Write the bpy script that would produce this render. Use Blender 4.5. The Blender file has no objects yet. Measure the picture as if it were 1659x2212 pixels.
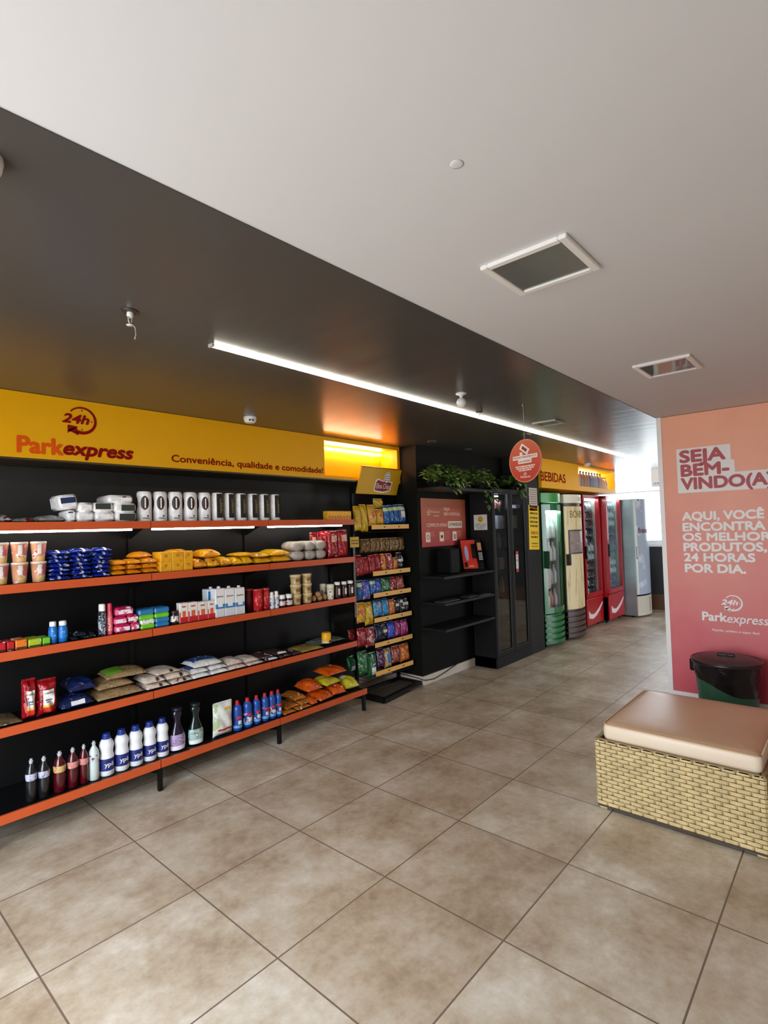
import bpy, math, random
from mathutils import Matrix, Vector
PI = math.pi
C = bpy.context.scene.collection
random.seed(7)

# ------------------------------------------------------------------ camera model (used to read sizes off the photograph)
YAW, PITCH, ROLL, FPX, EYE = 0.72422, 0.0329966, -0.0304372, 1163.21, 1.55
CX, CY = 829.5, 1106.0
_f = Vector((math.cos(YAW)*math.cos(PITCH), math.sin(YAW)*math.cos(PITCH), math.sin(PITCH)))
_r0 = Vector((math.sin(YAW), -math.cos(YAW), 0)); _u0 = _r0.cross(_f)
_r = math.cos(ROLL)*_r0 + math.sin(ROLL)*_u0
_u = -math.sin(ROLL)*_r0 + math.cos(ROLL)*_u0
def on(px, py, ax, val):                       # where the sight line through a pixel meets a real plane
    d = _f + (px-CX)/FPX*_r - (py-CY)/FPX*_u
    i = 'xyz'.index(ax); t = (val-(0, 0, EYE)[i])/d[i]
    return Vector((0, 0, EYE)) + t*d
def ux(px, y, z):                              # x on the line (y, z) that shows in column px
    k = (px-CX)/FPX; zz = z-EYE
    return (k*(y*_f.y+zz*_f.z)-(y*_r.y+zz*_r.z))/(_r.x-k*_f.x)
def fitb(u0, u1, v, y, z, d=0.0):              # box: centre x, width, height; d = its depth behind y
    x0, x1 = ux(u0, y+d, z+.05), ux(u1, y, z+.05)
    return (x0+x1)/2, x1-x0, on((u0+u1)/2, v, 'y', y)[2]-z
def fitc(u0, u1, v, y, z):                     # cylinder: centre x, radius, height
    um = (u0+u1)/2; x = ux(um, y, z+.1)
    dep = Vector((x, y, z-EYE+.1)).dot(_f)
    c = 1/math.sqrt(1+((um-CX)/FPX)**2)
    return x, (u1-u0)/2*dep/FPX*c, on(um, v, 'y', y)[2]-z

# ------------------------------------------------------------------ mesh helpers
class MB:
    def __init__(s): s.v, s.f, s.m = [], [], []
    def add(s, vs, fs, mi=0, M=None):
        b = len(s.v)
        s.v += [tuple(M @ Vector(p)) if M else tuple(p) for p in vs]
        s.f += [tuple(b+i for i in q) for q in fs]; s.m += [mi]*len(fs)
        return s
    def box(s, x0, x1, y0, y1, z0, z1, mi=0, M=None):
        vs = [(x, y, z) for z in (z0, z1) for y in (y0, y1) for x in (x0, x1)]
        return s.add(vs, [(0, 2, 3, 1), (4, 5, 7, 6), (0, 1, 5, 4), (1, 3, 7, 5), (3, 2, 6, 7), (2, 0, 4, 6)], mi, M)
    def rbox(s, x0, x1, y0, y1, z0, z1, b=.004, mi=0, M=None):      # box with chamfered edges
        b = min(b, (x1-x0)/2.5, (y1-y0)/2.5, (z1-z0)/2.5)
        vs, idx = [], {}
        X, Y, Z = (x0, x1), (y0, y1), (z0, z1)
        for i in (0, 1):
            for j in (0, 1):
                for k in (0, 1):
                    sx, sy, sz = b*(1-2*i), b*(1-2*j), b*(1-2*k)
                    for a, p in enumerate(((X[i], Y[j]+sy, Z[k]+sz), (X[i]+sx, Y[j], Z[k]+sz), (X[i]+sx, Y[j]+sy, Z[k]))):
                        idx[i, j, k, a] = len(vs); vs.append(p)
        g = lambda i, j, k, a: idx[i, j, k, a]
        fs = []
        for i in (0, 1):
            q = [g(i, 0, 0, 0), g(i, 1, 0, 0), g(i, 1, 1, 0), g(i, 0, 1, 0)]; fs.append(q if i else q[::-1])
            q = [g(0, i, 0, 1), g(0, i, 1, 1), g(1, i, 1, 1), g(1, i, 0, 1)]; fs.append(q if i else q[::-1])
            q = [g(0, 0, i, 2), g(1, 0, i, 2), g(1, 1, i, 2), g(0, 1, i, 2)]; fs.append(q if i else q[::-1])
        for i in (0, 1):
            for j in (0, 1):
                q = [g(i, j, 0, 0), g(i, j, 1, 0), g(i, j, 1, 1), g(i, j, 0, 1)]; fs.append(q if (i+j) % 2 else q[::-1])
                q = [g(i, 0, j, 0), g(i, 1, j, 0), g(i, 1, j, 2), g(i, 0, j, 2)]; fs.append(q[::-1] if (i+j) % 2 else q)
                q = [g(0, i, j, 1), g(1, i, j, 1), g(1, i, j, 2), g(0, i, j, 2)]; fs.append(q if (i+j) % 2 else q[::-1])
                for k in (0, 1):
                    q = [g(i, j, k, 0), g(i, j, k, 1), g(i, j, k, 2)]; fs.append(q if (i+j+k) % 2 == 1 else q[::-1])
        return s.add(vs, fs, mi, M)
    def lathe(s, prof, n=20, cx=0, cy=0, sy=1.0, mi=0, M=None, a0=0, a1=2*PI, cap=True):
        full = abs(a1-a0-2*PI) < 1e-6; m = n if full else n+1
        vs, fs = [], []
        for r, z in prof:
            for i in range(m):
                a = a0+(a1-a0)*i/n
                vs.append((cx+r*math.cos(a), cy+sy*r*math.sin(a), z))
        for k in range(len(prof)-1):
            for i in range(n):
                j = (i+1) % m
                fs.append((k*m+i, k*m+j, (k+1)*m+j, (k+1)*m+i))
        if full and cap:
            if prof[0][0] > 1e-5: fs.append(tuple(range(m))[::-1])
            if prof[-1][0] > 1e-5: fs.append(tuple((len(prof)-1)*m+i for i in range(m)))
        return s.add(vs, fs, mi, M)
    def prism(s, pts, z0, z1, mi=0, M=None):                         # pts counter-clockwise in xy
        n = len(pts)
        vs = [(x, y, z0) for x, y in pts]+[(x, y, z1) for x, y in pts]
        fs = [tuple(range(n))[::-1], tuple(range(n, 2*n))]+[(i, (i+1) % n, n+(i+1) % n, n+i) for i in range(n)]
        return s.add(vs, fs, mi, M)
    def tube(s, pts, r, n=8, mi=0):
        vs, fs = [], []
        P = [Vector(p) for p in pts]
        for k, p in enumerate(P):
            t = (P[min(k+1, len(P)-1)]-P[max(k-1, 0)]).normalized()
            a = Vector((0, 0, 1)) if abs(t.z) < .9 else Vector((1, 0, 0))
            e1 = t.cross(a).normalized(); e2 = t.cross(e1)
            for i in range(n):
                w = 2*PI*i/n; vs.append(tuple(p+r*(math.cos(w)*e1+math.sin(w)*e2)))
        for k in range(len(P)-1):
            for i in range(n):
                j = (i+1) % n; fs.append((k*n+i, k*n+j, (k+1)*n+j, (k+1)*n+i))
        fs.append(tuple(range(n))[::-1]); fs.append(tuple((len(P)-1)*n+i for i in range(n)))
        return s.add(vs, fs, mi)
    def pillow(s, w, d, h, seed=0, nx=12, ny=10, wr=.12, flat=.3, mi=0, M=None, p=3.0):    # filled bag lying in xy, bottom near z=0
        rnd = random.Random(seed)
        ph = [(rnd.uniform(2, 7), rnd.uniform(2, 7), rnd.uniform(0, 6.3), rnd.uniform(.4, 1)) for _ in range(4)]
        vs, fs = [], []
        for side in (0, 1):
            for j in range(ny+1):
                for i in range(nx+1):
                    u, v = 2*i/nx-1, 2*j/ny-1
                    e = max(0, (1-abs(u)**p)*(1-abs(v)**p))**.55
                    n = sum(a*math.sin(fx*u+fy*v+q) for fx, fy, q, a in ph)/3
                    zt = min(h*.975, h*(flat*(1-e)*.9+e*(1-wr*.5+wr*n)+(1-e)*.02))
                    zb = h*flat*(1-e)*.9
                    pin = 1-.05*(1-abs(v)**2)*(abs(u) > .99)-.0*e
                    vs.append((u*w/2*(1-.04*(1-v*v)*abs(u)), v*d/2*(1-.05*(1-u*u)*abs(v)), zt if side else zb))
        N = (nx+1)*(ny+1)
        for j in range(ny):
            for i in range(nx):
                a = j*(nx+1)+i
                fs.append((a, a+nx+1, a+nx+2, a+1)); fs.append((N+a, N+a+1, N+a+nx+2, N+a+nx+1))
        ring = [i for i in range(nx+1)]+[j*(nx+1)+nx for j in range(1, ny+1)]+[ny*(nx+1)+i for i in range(nx-1, -1, -1)]+[j*(nx+1) for j in range(ny-1, 0, -1)]
        for k in range(len(ring)):
            a, b = ring[k], ring[(k+1) % len(ring)]
            fs.append((a, b, N+b, N+a))
        return s.add(vs, fs, mi, M)
    def build(s, name, mats, parent=None, smooth=False):
        me = bpy.data.meshes.new(name); me.from_pydata(s.v, [], s.f)
        if not isinstance(mats, (list, tuple)): mats = [mats]
        for m in mats: me.materials.append(m)
        for p, mi in zip(me.polygons, s.m): p.material_index = mi; p.use_smooth = bool(smooth)
        me.update()
        if smooth == 'auto':
            for p in me.polygons: p.use_smooth = True
            try: me.set_sharp_from_angle(angle=math.radians(40))
            except Exception: pass
        o = bpy.data.objects.new(name, me); C.objects.link(o)
        if parent is not None: o.parent = parent
        return o

def tag(o, label, cat, group=None):
    o['label'] = label; o['category'] = cat
    if group: o['group'] = group
    return o
def thing(name, label, cat, loc=(0, 0, 0), rz=0.0, group=None):
    o = bpy.data.objects.new(name, None); C.objects.link(o)
    o.empty_display_size = .05; o.location = loc; o.rotation_euler = (0, 0, rz)
    return tag(o, label, cat, group)
def struct(name, mb, mats, parent=None, smooth=False):
    o = mb.build(name, mats, parent, smooth)
    if parent is None: o['kind'] = 'structure'
    return o
def dup(root, loc, label, rz=None, group=None):
    r = root.copy(); C.objects.link(r); r.location = loc
    if rz is not None: r.rotation_euler = (0, 0, rz)
    r['label'] = label
    if group: r['group'] = group
    for ch in list(root.children):
        c = ch.copy(); C.objects.link(c); c.parent = r
        for g in list(ch.children):
            d = g.copy(); C.objects.link(d); d.parent = c
    return r
ORD = ['first', 'second', 'third', 'fourth', 'fifth', 'sixth', 'seventh', 'eighth', 'ninth', 'tenth', 'eleventh', 'twelfth']

# ------------------------------------------------------------------ materials
def lin(c):
    return tuple(((x/255)/12.92 if x/255 <= .04045 else ((x/255+.055)/1.055)**2.4) for x in c)+(1.0,)
MATS = {}
def mat(name, rgb, rough=.5, metal=0.0, var=0.0, vs=8.0, bump=0.0, bs=60.0, coat=0.0, emit=0.0, spec=.5):
    if name in MATS: return MATS[name]
    m = bpy.data.materials.new(name); m.use_nodes = True; nt = m.node_tree; N = nt.nodes; L = nt.links
    b = N['Principled BSDF']; b.inputs['Base Color'].default_value = lin(rgb)
    b.inputs['Roughness'].default_value = rough; b.inputs['Metallic'].default_value = metal
    b.inputs['Specular IOR Level'].default_value = spec
    if coat: b.inputs['Coat Weight'].default_value = coat; b.inputs['Coat Roughness'].default_value = .08
    if emit: b.inputs['Emission Color'].default_value = lin(rgb); b.inputs['Emission Strength'].default_value = emit
    tc = N.new('ShaderNodeTexCoord')
    nz = N.new('ShaderNodeTexNoise'); nz.inputs['Scale'].default_value = vs; nz.inputs['Detail'].default_value = 5
    L.new(tc.outputs['Object'], nz.inputs['Vector'])
    rp = N.new('ShaderNodeValToRGB'); k = max(var, .015)
    c = lin(rgb)
    rp.color_ramp.elements[0].position = .3; rp.color_ramp.elements[1].position = .7
    rp.color_ramp.elements[0].color = tuple(x*(1-k) for x in c[:3])+(1,)
    rp.color_ramp.elements[1].color = tuple(min(1, x*(1+k)) for x in c[:3])+(1,)
    L.new(nz.outputs['Fac'], rp.inputs['Fac']); L.new(rp.outputs['Color'], b.inputs['Base Color'])
    if bump:
        n2 = N.new('ShaderNodeTexNoise'); n2.inputs['Scale'].default_value = bs; n2.inputs['Detail'].default_value = 3
        L.new(tc.outputs['Object'], n2.inputs['Vector'])
        bp = N.new('ShaderNodeBump'); bp.inputs['Strength'].default_value = bump; bp.inputs['Distance'].default_value = .01
        L.new(n2.outputs['Fac'], bp.inputs['Height']); L.new(bp.outputs['Normal'], b.inputs['Normal'])
    MATS[name] = m; return m
def pmat(name, cols, scale=22.0, rough=.3, bump=.4, patches=(), axes='XZ', stretch=(1, 1, 1)):
    """printed film: blotches of ink in flat colours, plus printed fields at fixed places (fractions of the pack's own box)"""
    if name in MATS: return MATS[name]
    m = bpy.data.materials.new(name); m.use_nodes = True; nt = m.node_tree; N = nt.nodes; L = nt.links
    b = N['Principled BSDF']; b.inputs['Roughness'].default_value = rough
    tc = N.new('ShaderNodeTexCoord'); oi = N.new('ShaderNodeObjectInfo')
    mp = N.new('ShaderNodeMapping'); mp.inputs['Scale'].default_value = stretch
    L.new(tc.outputs['Object'], mp.inputs['Vector'])
    ad = N.new('ShaderNodeVectorMath'); ad.operation = 'ADD'
    L.new(mp.outputs['Vector'], ad.inputs[0]); L.new(oi.outputs['Random'], ad.inputs[1])
    nz = N.new('ShaderNodeTexNoise'); nz.inputs['Scale'].default_value = scale; nz.inputs['Detail'].default_value = 2.5
    L.new(ad.outputs[0], nz.inputs['Vector'])
    rp = N.new('ShaderNodeValToRGB'); rp.color_ramp.interpolation = 'CONSTANT'
    n = len(cols); pos = [0, .57, .63, .68, .73] if n > 1 else [0]
    el = rp.color_ramp.elements
    el[0].position = 0; el[0].color = lin(cols[0])
    el[1].position = pos[1] if n > 1 else 1; el[1].color = lin(cols[1] if n > 1 else cols[0])
    for k in range(2, min(n, 5)):
        e = el.new(pos[k]); e.color = lin(cols[k])
    L.new(nz.outputs['Fac'], rp.inputs['Fac'])
    out = rp.outputs['Color']
    sx = N.new('ShaderNodeSeparateXYZ'); L.new(tc.outputs['Generated'], sx.inputs[0])
    for rgb, (a0, a1), (c0, c1) in patches:
        fac = None
        for axn, lo, hi in ((axes[0], a0, a1), (axes[1], c0, c1)):
            for op, val in (('GREATER_THAN', lo), ('LESS_THAN', hi)):
                q = N.new('ShaderNodeMath'); q.operation = op; q.inputs[1].default_value = val
                L.new(sx.outputs[axn], q.inputs[0])
                if fac is None: fac = q.outputs[0]
                else:
                    mu = N.new('ShaderNodeMath'); mu.operation = 'MULTIPLY'
                    L.new(fac, mu.inputs[0]); L.new(q.outputs[0], mu.inputs[1]); fac = mu.outputs[0]
        mx = N.new('ShaderNodeMix'); mx.data_type = 'RGBA'
        L.new(fac, mx.inputs['Factor']); L.new(out, mx.inputs['A']); mx.inputs['B'].default_value = lin(rgb)
        out = mx.outputs['Result']
    L.new(out, b.inputs['Base Color'])
    if bump:
        n2 = N.new('ShaderNodeTexNoise'); n2.inputs['Scale'].default_value = 38; n2.inputs['Detail'].default_value = 2
        L.new(ad.outputs[0], n2.inputs['Vector'])
        bp = N.new('ShaderNodeBump'); bp.inputs['Strength'].default_value = bump; bp.inputs['Distance'].default_value = .012
        L.new(n2.outputs['Fac'], bp.inputs['Height']); L.new(bp.outputs['Normal'], b.inputs['Normal'])
    MATS[name] = m; return m
def grad(name, top, bot, z0, z1, rough=.45, stain=.06):            # printed two-colour fade
    m = bpy.data.materials.new(name); m.use_nodes = True; nt = m.node_tree; N = nt.nodes; L = nt.links
    b = N['Principled BSDF']; b.inputs['Roughness'].default_value = rough
    tc = N.new('ShaderNodeTexCoord'); sx = N.new('ShaderNodeSeparateXYZ'); L.new(tc.outputs['Object'], sx.inputs[0])
    mr = N.new('ShaderNodeMapRange'); mr.inputs['From Min'].default_value = z0; mr.inputs['From Max'].default_value = z1
    L.new(sx.outputs['Z'], mr.inputs['Value'])
    nz = N.new('ShaderNodeTexNoise'); nz.inputs['Scale'].default_value = 2.2; nz.inputs['Detail'].default_value = 3
    L.new(tc.outputs['Object'], nz.inputs['Vector'])
    ma = N.new('ShaderNodeMath'); ma.operation = 'MULTIPLY_ADD'; ma.inputs[1].default_value = stain*4; 
    su = N.new('ShaderNodeMath'); su.operation = 'SUBTRACT'; su.inputs[1].default_value = .5
    L.new(nz.outputs['Fac'], su.inputs[0]); L.new(su.outputs[0], ma.inputs[0]); L.new(mr.outputs['Result'], ma.inputs[2])
    rp = N.new('ShaderNodeValToRGB'); rp.color_ramp.elements[0].color = lin(bot); rp.color_ramp.elements[1].color = lin(top)
    L.new(ma.outputs[0], rp.inputs['Fac']); L.new(rp.outputs['Color'], b.inputs['Base Color'])
    return m
def glass(name, tint=(235, 240, 240), refl=.5, rough=.02):
    m = bpy.data.materials.new(name); m.use_nodes = True; nt = m.node_tree; N = nt.nodes; L = nt.links
    N.remove(N['Principled BSDF']); out = N['Material Output']
    t = N.new('ShaderNodeBsdfTransparent'); t.inputs['Color'].default_value = lin(tint)
    g = N.new('ShaderNodeBsdfGlossy'); g.inputs['Roughness'].default_value = rough
    fr = N.new('ShaderNodeFresnel'); fr.inputs['IOR'].default_value = 1.5
    mu = N.new('ShaderNodeMath'); mu.operation = 'MULTIPLY_ADD'; mu.inputs[1].default_value = refl; mu.inputs[2].default_value = .02
    L.new(fr.outputs[0], mu.inputs[0])
    mx = N.new('ShaderNodeMixShader'); L.new(mu.outputs[0], mx.inputs[0]); L.new(t.outputs[0], mx.inputs[1]); L.new(g.outputs[0], mx.inputs[2])
    L.new(mx.outputs[0], out.inputs['Surface']); return m
def clearmat(name, rgb, alpha=.35, rough=.1):                       # coloured translucent plastic
    m = mat(name, rgb, rough, coat=.6); m.node_tree.nodes['Principled BSDF'].inputs['Alpha'].default_value = alpha; return m

BLACK = mat('matte_black_paint', (9, 9, 10), .55, spec=.18)
BLACKMETAL = mat('black_powder_coat', (11, 11, 12), .5, spec=.25)
WALLBLACK = mat('charcoal_wall_paint', (54, 53, 50), .6, var=.05, spec=.3)
WHITE = mat('white_plastic', (238, 236, 232), .4)
PAPER = mat('white_paper', (226, 222, 216), .7)
INK = mat('dark_ink', (40, 32, 34), .6)
ORANGE = mat('terracotta_enamel', (200, 84, 38), .45, var=.04)
YELLOW = mat('yellow_panel_paint', (242, 176, 6), .42, spec=.22)
LABELWOOD = mat('ochre_shelf_strip', (226, 172, 84), .5)
DRED = mat('dark_red_vinyl', (140, 14, 10), .75, spec=.12)
LOGOORANGE = mat('orange_vinyl', (230, 88, 16), .75, spec=.12)
TUBE = mat('lit_tube', (255, 250, 236), .4, emit=13.0)
CREAM = mat('cream_board', (206, 190, 168), .55, var=.05)
STEEL = mat('grey_steel', (140, 140, 138), .35, metal=.6)

# ------------------------------------------------------------------ lettering
def text_geo(s, bold=0.0, shear=0.0, space=1.0):
    cu = bpy.data.curves.new('t', 'FONT'); cu.body = s; cu.size = 1.0; cu.offset = bold; cu.shear = shear; cu.space_character = space
    cu.resolution_u = 4; cu.fill_mode = 'FRONT' if hasattr(cu, 'fill_mode') else cu.fill_mode
    o = bpy.data.objects.new('t', cu); C.objects.link(o)
    dg = bpy.context.evaluated_depsgraph_get(); dg.update()
    me = bpy.data.meshes.new_from_object(o.evaluated_get(dg))
    vs = [tuple(v.co) for v in me.vertices]; fs = [tuple(p.vertices) for p in me.polygons]
    bpy.data.objects.remove(o); bpy.data.curves.remove(cu); bpy.data.meshes.remove(me)
    return vs, fs
def put_text(mb, s, x0, x1, zb, cap, y, bold=0.0, shear=0.0, mi=0, M=None, bend=None, space=1.0, slope=0.0):
    """lettering in the xz plane facing -y, fitted between x0 and x1, baseline zb, capital height cap"""
    vs, fs = text_geo(s, 0.0, shear, space)
    if not vs: return
    a, b = min(v[0] for v in vs), max(v[0] for v in vs)
    k = (x1-x0)/(b-a); kz = cap/.70
    out = []
    for vx, vy, _ in vs:
        X = x0+(vx-a)*k; Z = zb+vy*kz+slope*(X-x0); Y = y
        if bend:
            cxx, r = bend; t = (X-cxx)/r; X = cxx+r*math.sin(t); Y = y+r-r*math.cos(t)
        out.append((X, Y, Z))
    mb.add(out, fs, mi, M)
    if bold > .012:                                                 # heavier strokes: the outline repeated a hair to each side
        q = bold*.55*min(abs(k)*1.0, kz*1.0)*1.0
        for n_, (dx, dz) in enumerate(((q, 0), (-q, 0), (0, q), (0, -q), (q*.7, q*.7), (-q*.7, q*.7), (q*.7, -q*.7), (-q*.7, -q*.7))):
            mb.add([(x+dx, y_-.00002*(n_+1), z_+dz) for x, y_, z_ in out], fs, mi, M)
def arc_ring(mb, cx, cz, R, a0, a1, w0, w1, y, mi=0, M=None, n=40):
    vs, fs = [], []
    for i in range(n+1):
        t = i/n; a = a0+(a1-a0)*t; w = w0+(w1-w0)*t
        vs += [(cx+R*math.cos(a), y, cz+R*math.sin(a)), (cx+(R-w)*math.cos(a), y, cz+(R-w)*math.sin(a))]
    for i in range(n): fs.append((2*i, 2*i+1, 2*i+3, 2*i+2))
    mb.add(vs, fs, mi, M)
def clock_logo(mb, cx, cz, R, y, mi=0, M=None):
    arc_ring(mb, cx, cz, R, math.radians(142), math.radians(-112), R*.10, R*.24, y, mi, M)
    a = math.radians(-112); px, pz = cx+R*.88*math.cos(a), cz+R*.88*math.sin(a)
    mb.add([(px-R*.02, y, pz+R*.32), (px+R*.10, y, pz-R*.28), (px-R*.62, y, pz+R*.05)], [(0, 2, 1)], mi, M)
    mb.add([(px-R*.62, y, pz-R*.18), (px-R*.62, y, pz+R*.42), (px+R*.05, y, pz+R*.36)], [(0, 1, 2)], mi, M)
    for dx, dz in ((0, .74), (.66, 0), (0, -.66)):
        mb.box(cx+R*(dx-.04), cx+R*(dx+.04), y-.0004, y+.0004, cz+R*(dz-.05), cz+R*(dz+.05), mi, M)
    put_text(mb, '24h', cx-R*1.28, cx+R*.48, cz-R*.22, R*.62, y, bold=.08, shear=.25, mi=mi, M=M)
def bars(mb, x0, x1, z, h, y, rnd, mi=0, M=None):                   # print too small to read: a line of short strokes
    x = x0
    while x < x1-.002:
        w = min(rnd.uniform(.5, 2.2)*h*1.6, x1-x)
        mb.box(x, x+w, y-.0006, y, z, z+h, mi, M); x += w+h*.5

# ================================================================== THE SETTING
FRONT = 3.345                                   # front edge of the upper shelves
HZ = 2.40                                       # ceiling height
# floor tiles
m = bpy.data.materials.new('stone_look_floor_tile'); m.use_nodes = True; nt = m.node_tree; N = nt.nodes; L = nt.links
b = N['Principled BSDF']; tc = N.new('ShaderNodeTexCoord'); mp = N.new('ShaderNodeMapping')
mp.inputs['Location'].default_value = (-1.221, -1.664, 0)
L.new(tc.outputs['Object'], mp.inputs['Vector'])
br = N.new('ShaderNodeTexBrick'); br.offset = 0; br.squash = 1
for k_, v_ in (('Scale', 1.0), ('Mortar Size', .0036), ('Mortar Smooth', .2), ('Brick Width', .592), ('Row Height', .592), ('Bias', 0.0)): br.inputs[k_].default_value = v_
br.inputs['Color1'].default_value = (0, 0, 0, 1); br.inputs['Color2'].default_value = (1, 1, 1, 1); br.inputs['Mortar'].default_value = (.5, .5, .5, 1)
L.new(mp.outputs['Vector'], br.inputs['Vector'])
n1 = N.new('ShaderNodeTexNoise'); n1.inputs['Scale'].default_value = 2.9; n1.inputs['Detail'].default_value = 10; n1.inputs['Roughness'].default_value = .68
L.new(tc.outputs['Object'], n1.inputs['Vector'])
n2 = N.new('ShaderNodeTexNoise'); n2.inputs['Scale'].default_value = 22; n2.inputs['Detail'].default_value = 8; n2.inputs['Roughness'].default_value = .7
L.new(tc.outputs['Object'], n2.inputs['Vector'])
ad = N.new('ShaderNodeMath'); ad.operation = 'MULTIPLY_ADD'; ad.inputs[1].default_value = .35
L.new(n2.outputs['Fac'], ad.inputs[0]); L.new(n1.outputs['Fac'], ad.inputs[2])
rp = N.new('ShaderNodeValToRGB')
rp.color_ramp.elements[0].position = .45; rp.color_ramp.elements[0].color = lin((150, 127, 103))
rp.color_ramp.elements[1].position = .9; rp.color_ramp.elements[1].color = lin((219, 211, 198))
e = rp.color_ramp.elements.new(.66); e.color = lin((186, 170, 148))
L.new(ad.outputs[0], rp.inputs['Fac'])
mt = N.new('ShaderNodeMix'); mt.data_type = 'RGBA'; mt.blend_type = 'MULTIPLY'; mt.inputs['Factor'].default_value = 1
tr = N.new('ShaderNodeValToRGB'); tr.color_ramp.elements[0].color = (.84, .79, .74, 1); tr.color_ramp.elements[1].color = (1.05, 1.06, 1.06, 1)
L.new(br.outputs['Color'], tr.inputs['Fac']); L.new(rp.outputs['Color'], mt.inputs['A']); L.new(tr.outputs['Color'], mt.inputs['B'])
mg = N.new('ShaderNodeMix'); mg.data_type = 'RGBA'; mg.inputs['B'].default_value = lin((112, 92, 78))
L.new(br.outputs['Fac'], mg.inputs['Factor']); L.new(mt.outputs['Result'], mg.inputs['A']); L.new(mg.outputs['Result'], b.inputs['Base Color'])
rr = N.new('ShaderNodeMapRange'); rr.inputs['To Min'].default_value = .34; rr.inputs['To Max'].default_value = .5
L.new(n1.outputs['Fac'], rr.inputs['Value']); L.new(rr.outputs['Result'], b.inputs['Roughness'])
bp = N.new('ShaderNodeBump'); bp.inputs['Strength'].default_value = .25; bp.inputs['Distance'].default_value = .004; bp.invert = True
L.new(br.outputs['Fac'], bp.inputs['Height']); L.new(bp.outputs['Normal'], b.inputs['Normal'])
FLOOR = m
XW, XE, YS, YN = -.75, 10.3, -2.6, 4.0
struct('floor', MB().box(XW-.1, XE+.2, YS-.1, YN+.1, -.1, 0), FLOOR)
CEIL = mat('white_ceiling_paint', (216, 216, 217), .8, var=.02, vs=1.2)
struct('ceiling', MB().box(XW-.1, 9.2, YS-.1, 1.225, HZ, HZ+.1), CEIL)
# dark glossy soffit, lightly rippled along its boards
m = bpy.data.materials.new('dark_satin_soffit'); m.use_nodes = True; nt = m.node_tree; N = nt.nodes; L = nt.links
b = N['Principled BSDF']; b.inputs['Base Color'].default_value = lin((74, 73, 69)); b.inputs['Roughness'].default_value = .30; b.inputs['Specular IOR Level'].default_value = .55
tc = N.new('ShaderNodeTexCoord'); mp = N.new('ShaderNodeMapping'); mp.inputs['Scale'].default_value = (5.0, .6, 1)
nz = N.new('ShaderNodeTexNoise'); nz.inputs['Scale'].default_value = 1.6; nz.inputs['Detail'].default_value = 3
L.new(tc.outputs['Object'], mp.inputs['Vector']); L.new(mp.outputs['Vector'], nz.inputs['Vector'])
bp = N.new('ShaderNodeBump'); bp.inputs['Strength'].default_value = .10; bp.inputs['Distance'].default_value = .02
L.new(nz.outputs['Fac'], bp.inputs['Height']); L.new(bp.outputs['Normal'], b.inputs['Normal'])
SOFFIT = m
struct('ceiling_soffit', MB().box(XW-.1, 9.2, 1.225, YN+.1, HZ-.004, HZ+.1), SOFFIT)
FARWHITE = mat('far_white_paint', (236, 234, 230), .7)
struct('ceiling_far', MB().box(9.2, XE+.2, YS-.1, YN+.1, 2.85, 2.95).box(9.2, 9.24, YS-.1, YN+.1, 2.40, 2.85), FARWHITE)
WY = 3.88                                       # wall behind the shelving
WX, WF = 4.26, 3.32                             # corner of the black panelled wall
struct('wall_left', MB().box(XW-.1, WX, WY, WY+.12, 0, HZ), WALLBLACK)
struct('wall_kiosk', MB().box(WX, 6.0, WF, 4.0, 0, HZ), mat('black_panel_laminate', (19, 19, 17), .6, var=.05, spec=.1))
struct('wall_pillar', MB().box(6.0, 6.37, 3.02, 4.0, 0, HZ), mat('graphite_panel', (36, 36, 36), .5, spec=.25))
struct('wall_cooler', MB().box(6.37, XE+.2, 3.88, 4.0, 0, HZ), WALLBLACK)
struct('wall_right', MB().box(XW-.1, 7.0, YS-.1, YS, 0, HZ).box(9.6, XE+.2, YS-.1, YS, 0, HZ).box(7.0, 9.6, YS-.1, YS, 2.3, HZ), mat('right_white_wall', (215, 210, 205), .7))
# far wall: dark dado, brown plinth, white window
far = struct('wall_far', MB().box(XE, XE+.12, YS, YN, .27, 1.15).box(XE, XE+.12, YS, 2.3, 1.15, 2.85).box(XE, XE+.12, 3.75, YN, 1.15, 2.85), mat('graphite_dado', (44, 44, 47), .6))
struct('baseboard_far', MB().box(XE-.02, XE+.12, YS, YN, 0, .27), mat('brown_plinth', (96, 66, 46), .5))
w1 = struct('window_1', MB().box(XE-.02, XE+.1, 2.3, 3.75, 1.15, 1.22).box(XE-.02, XE+.1, 2.3, 3.75, 2.08, 2.105).box(XE-.02, XE+.1, 2.3, 3.75, 2.79, 2.85)
            .box(XE-.02, XE+.1, 2.3, 2.36, 1.15, 2.85).box(XE-.02, XE+.1, 3.69, 3.75, 1.15, 2.85), FARWHITE)
MB().box(XE+.03, XE+.04, 2.36, 3.69, 1.22, 2.79).build('pane', glass('window_pane_glass', (250, 252, 252), .3), w1)
MB().box(XE-.06, XE+.02, 2.25, 3.78, 1.11, 1.15).build('sill', FARWHITE, w1)
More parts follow.
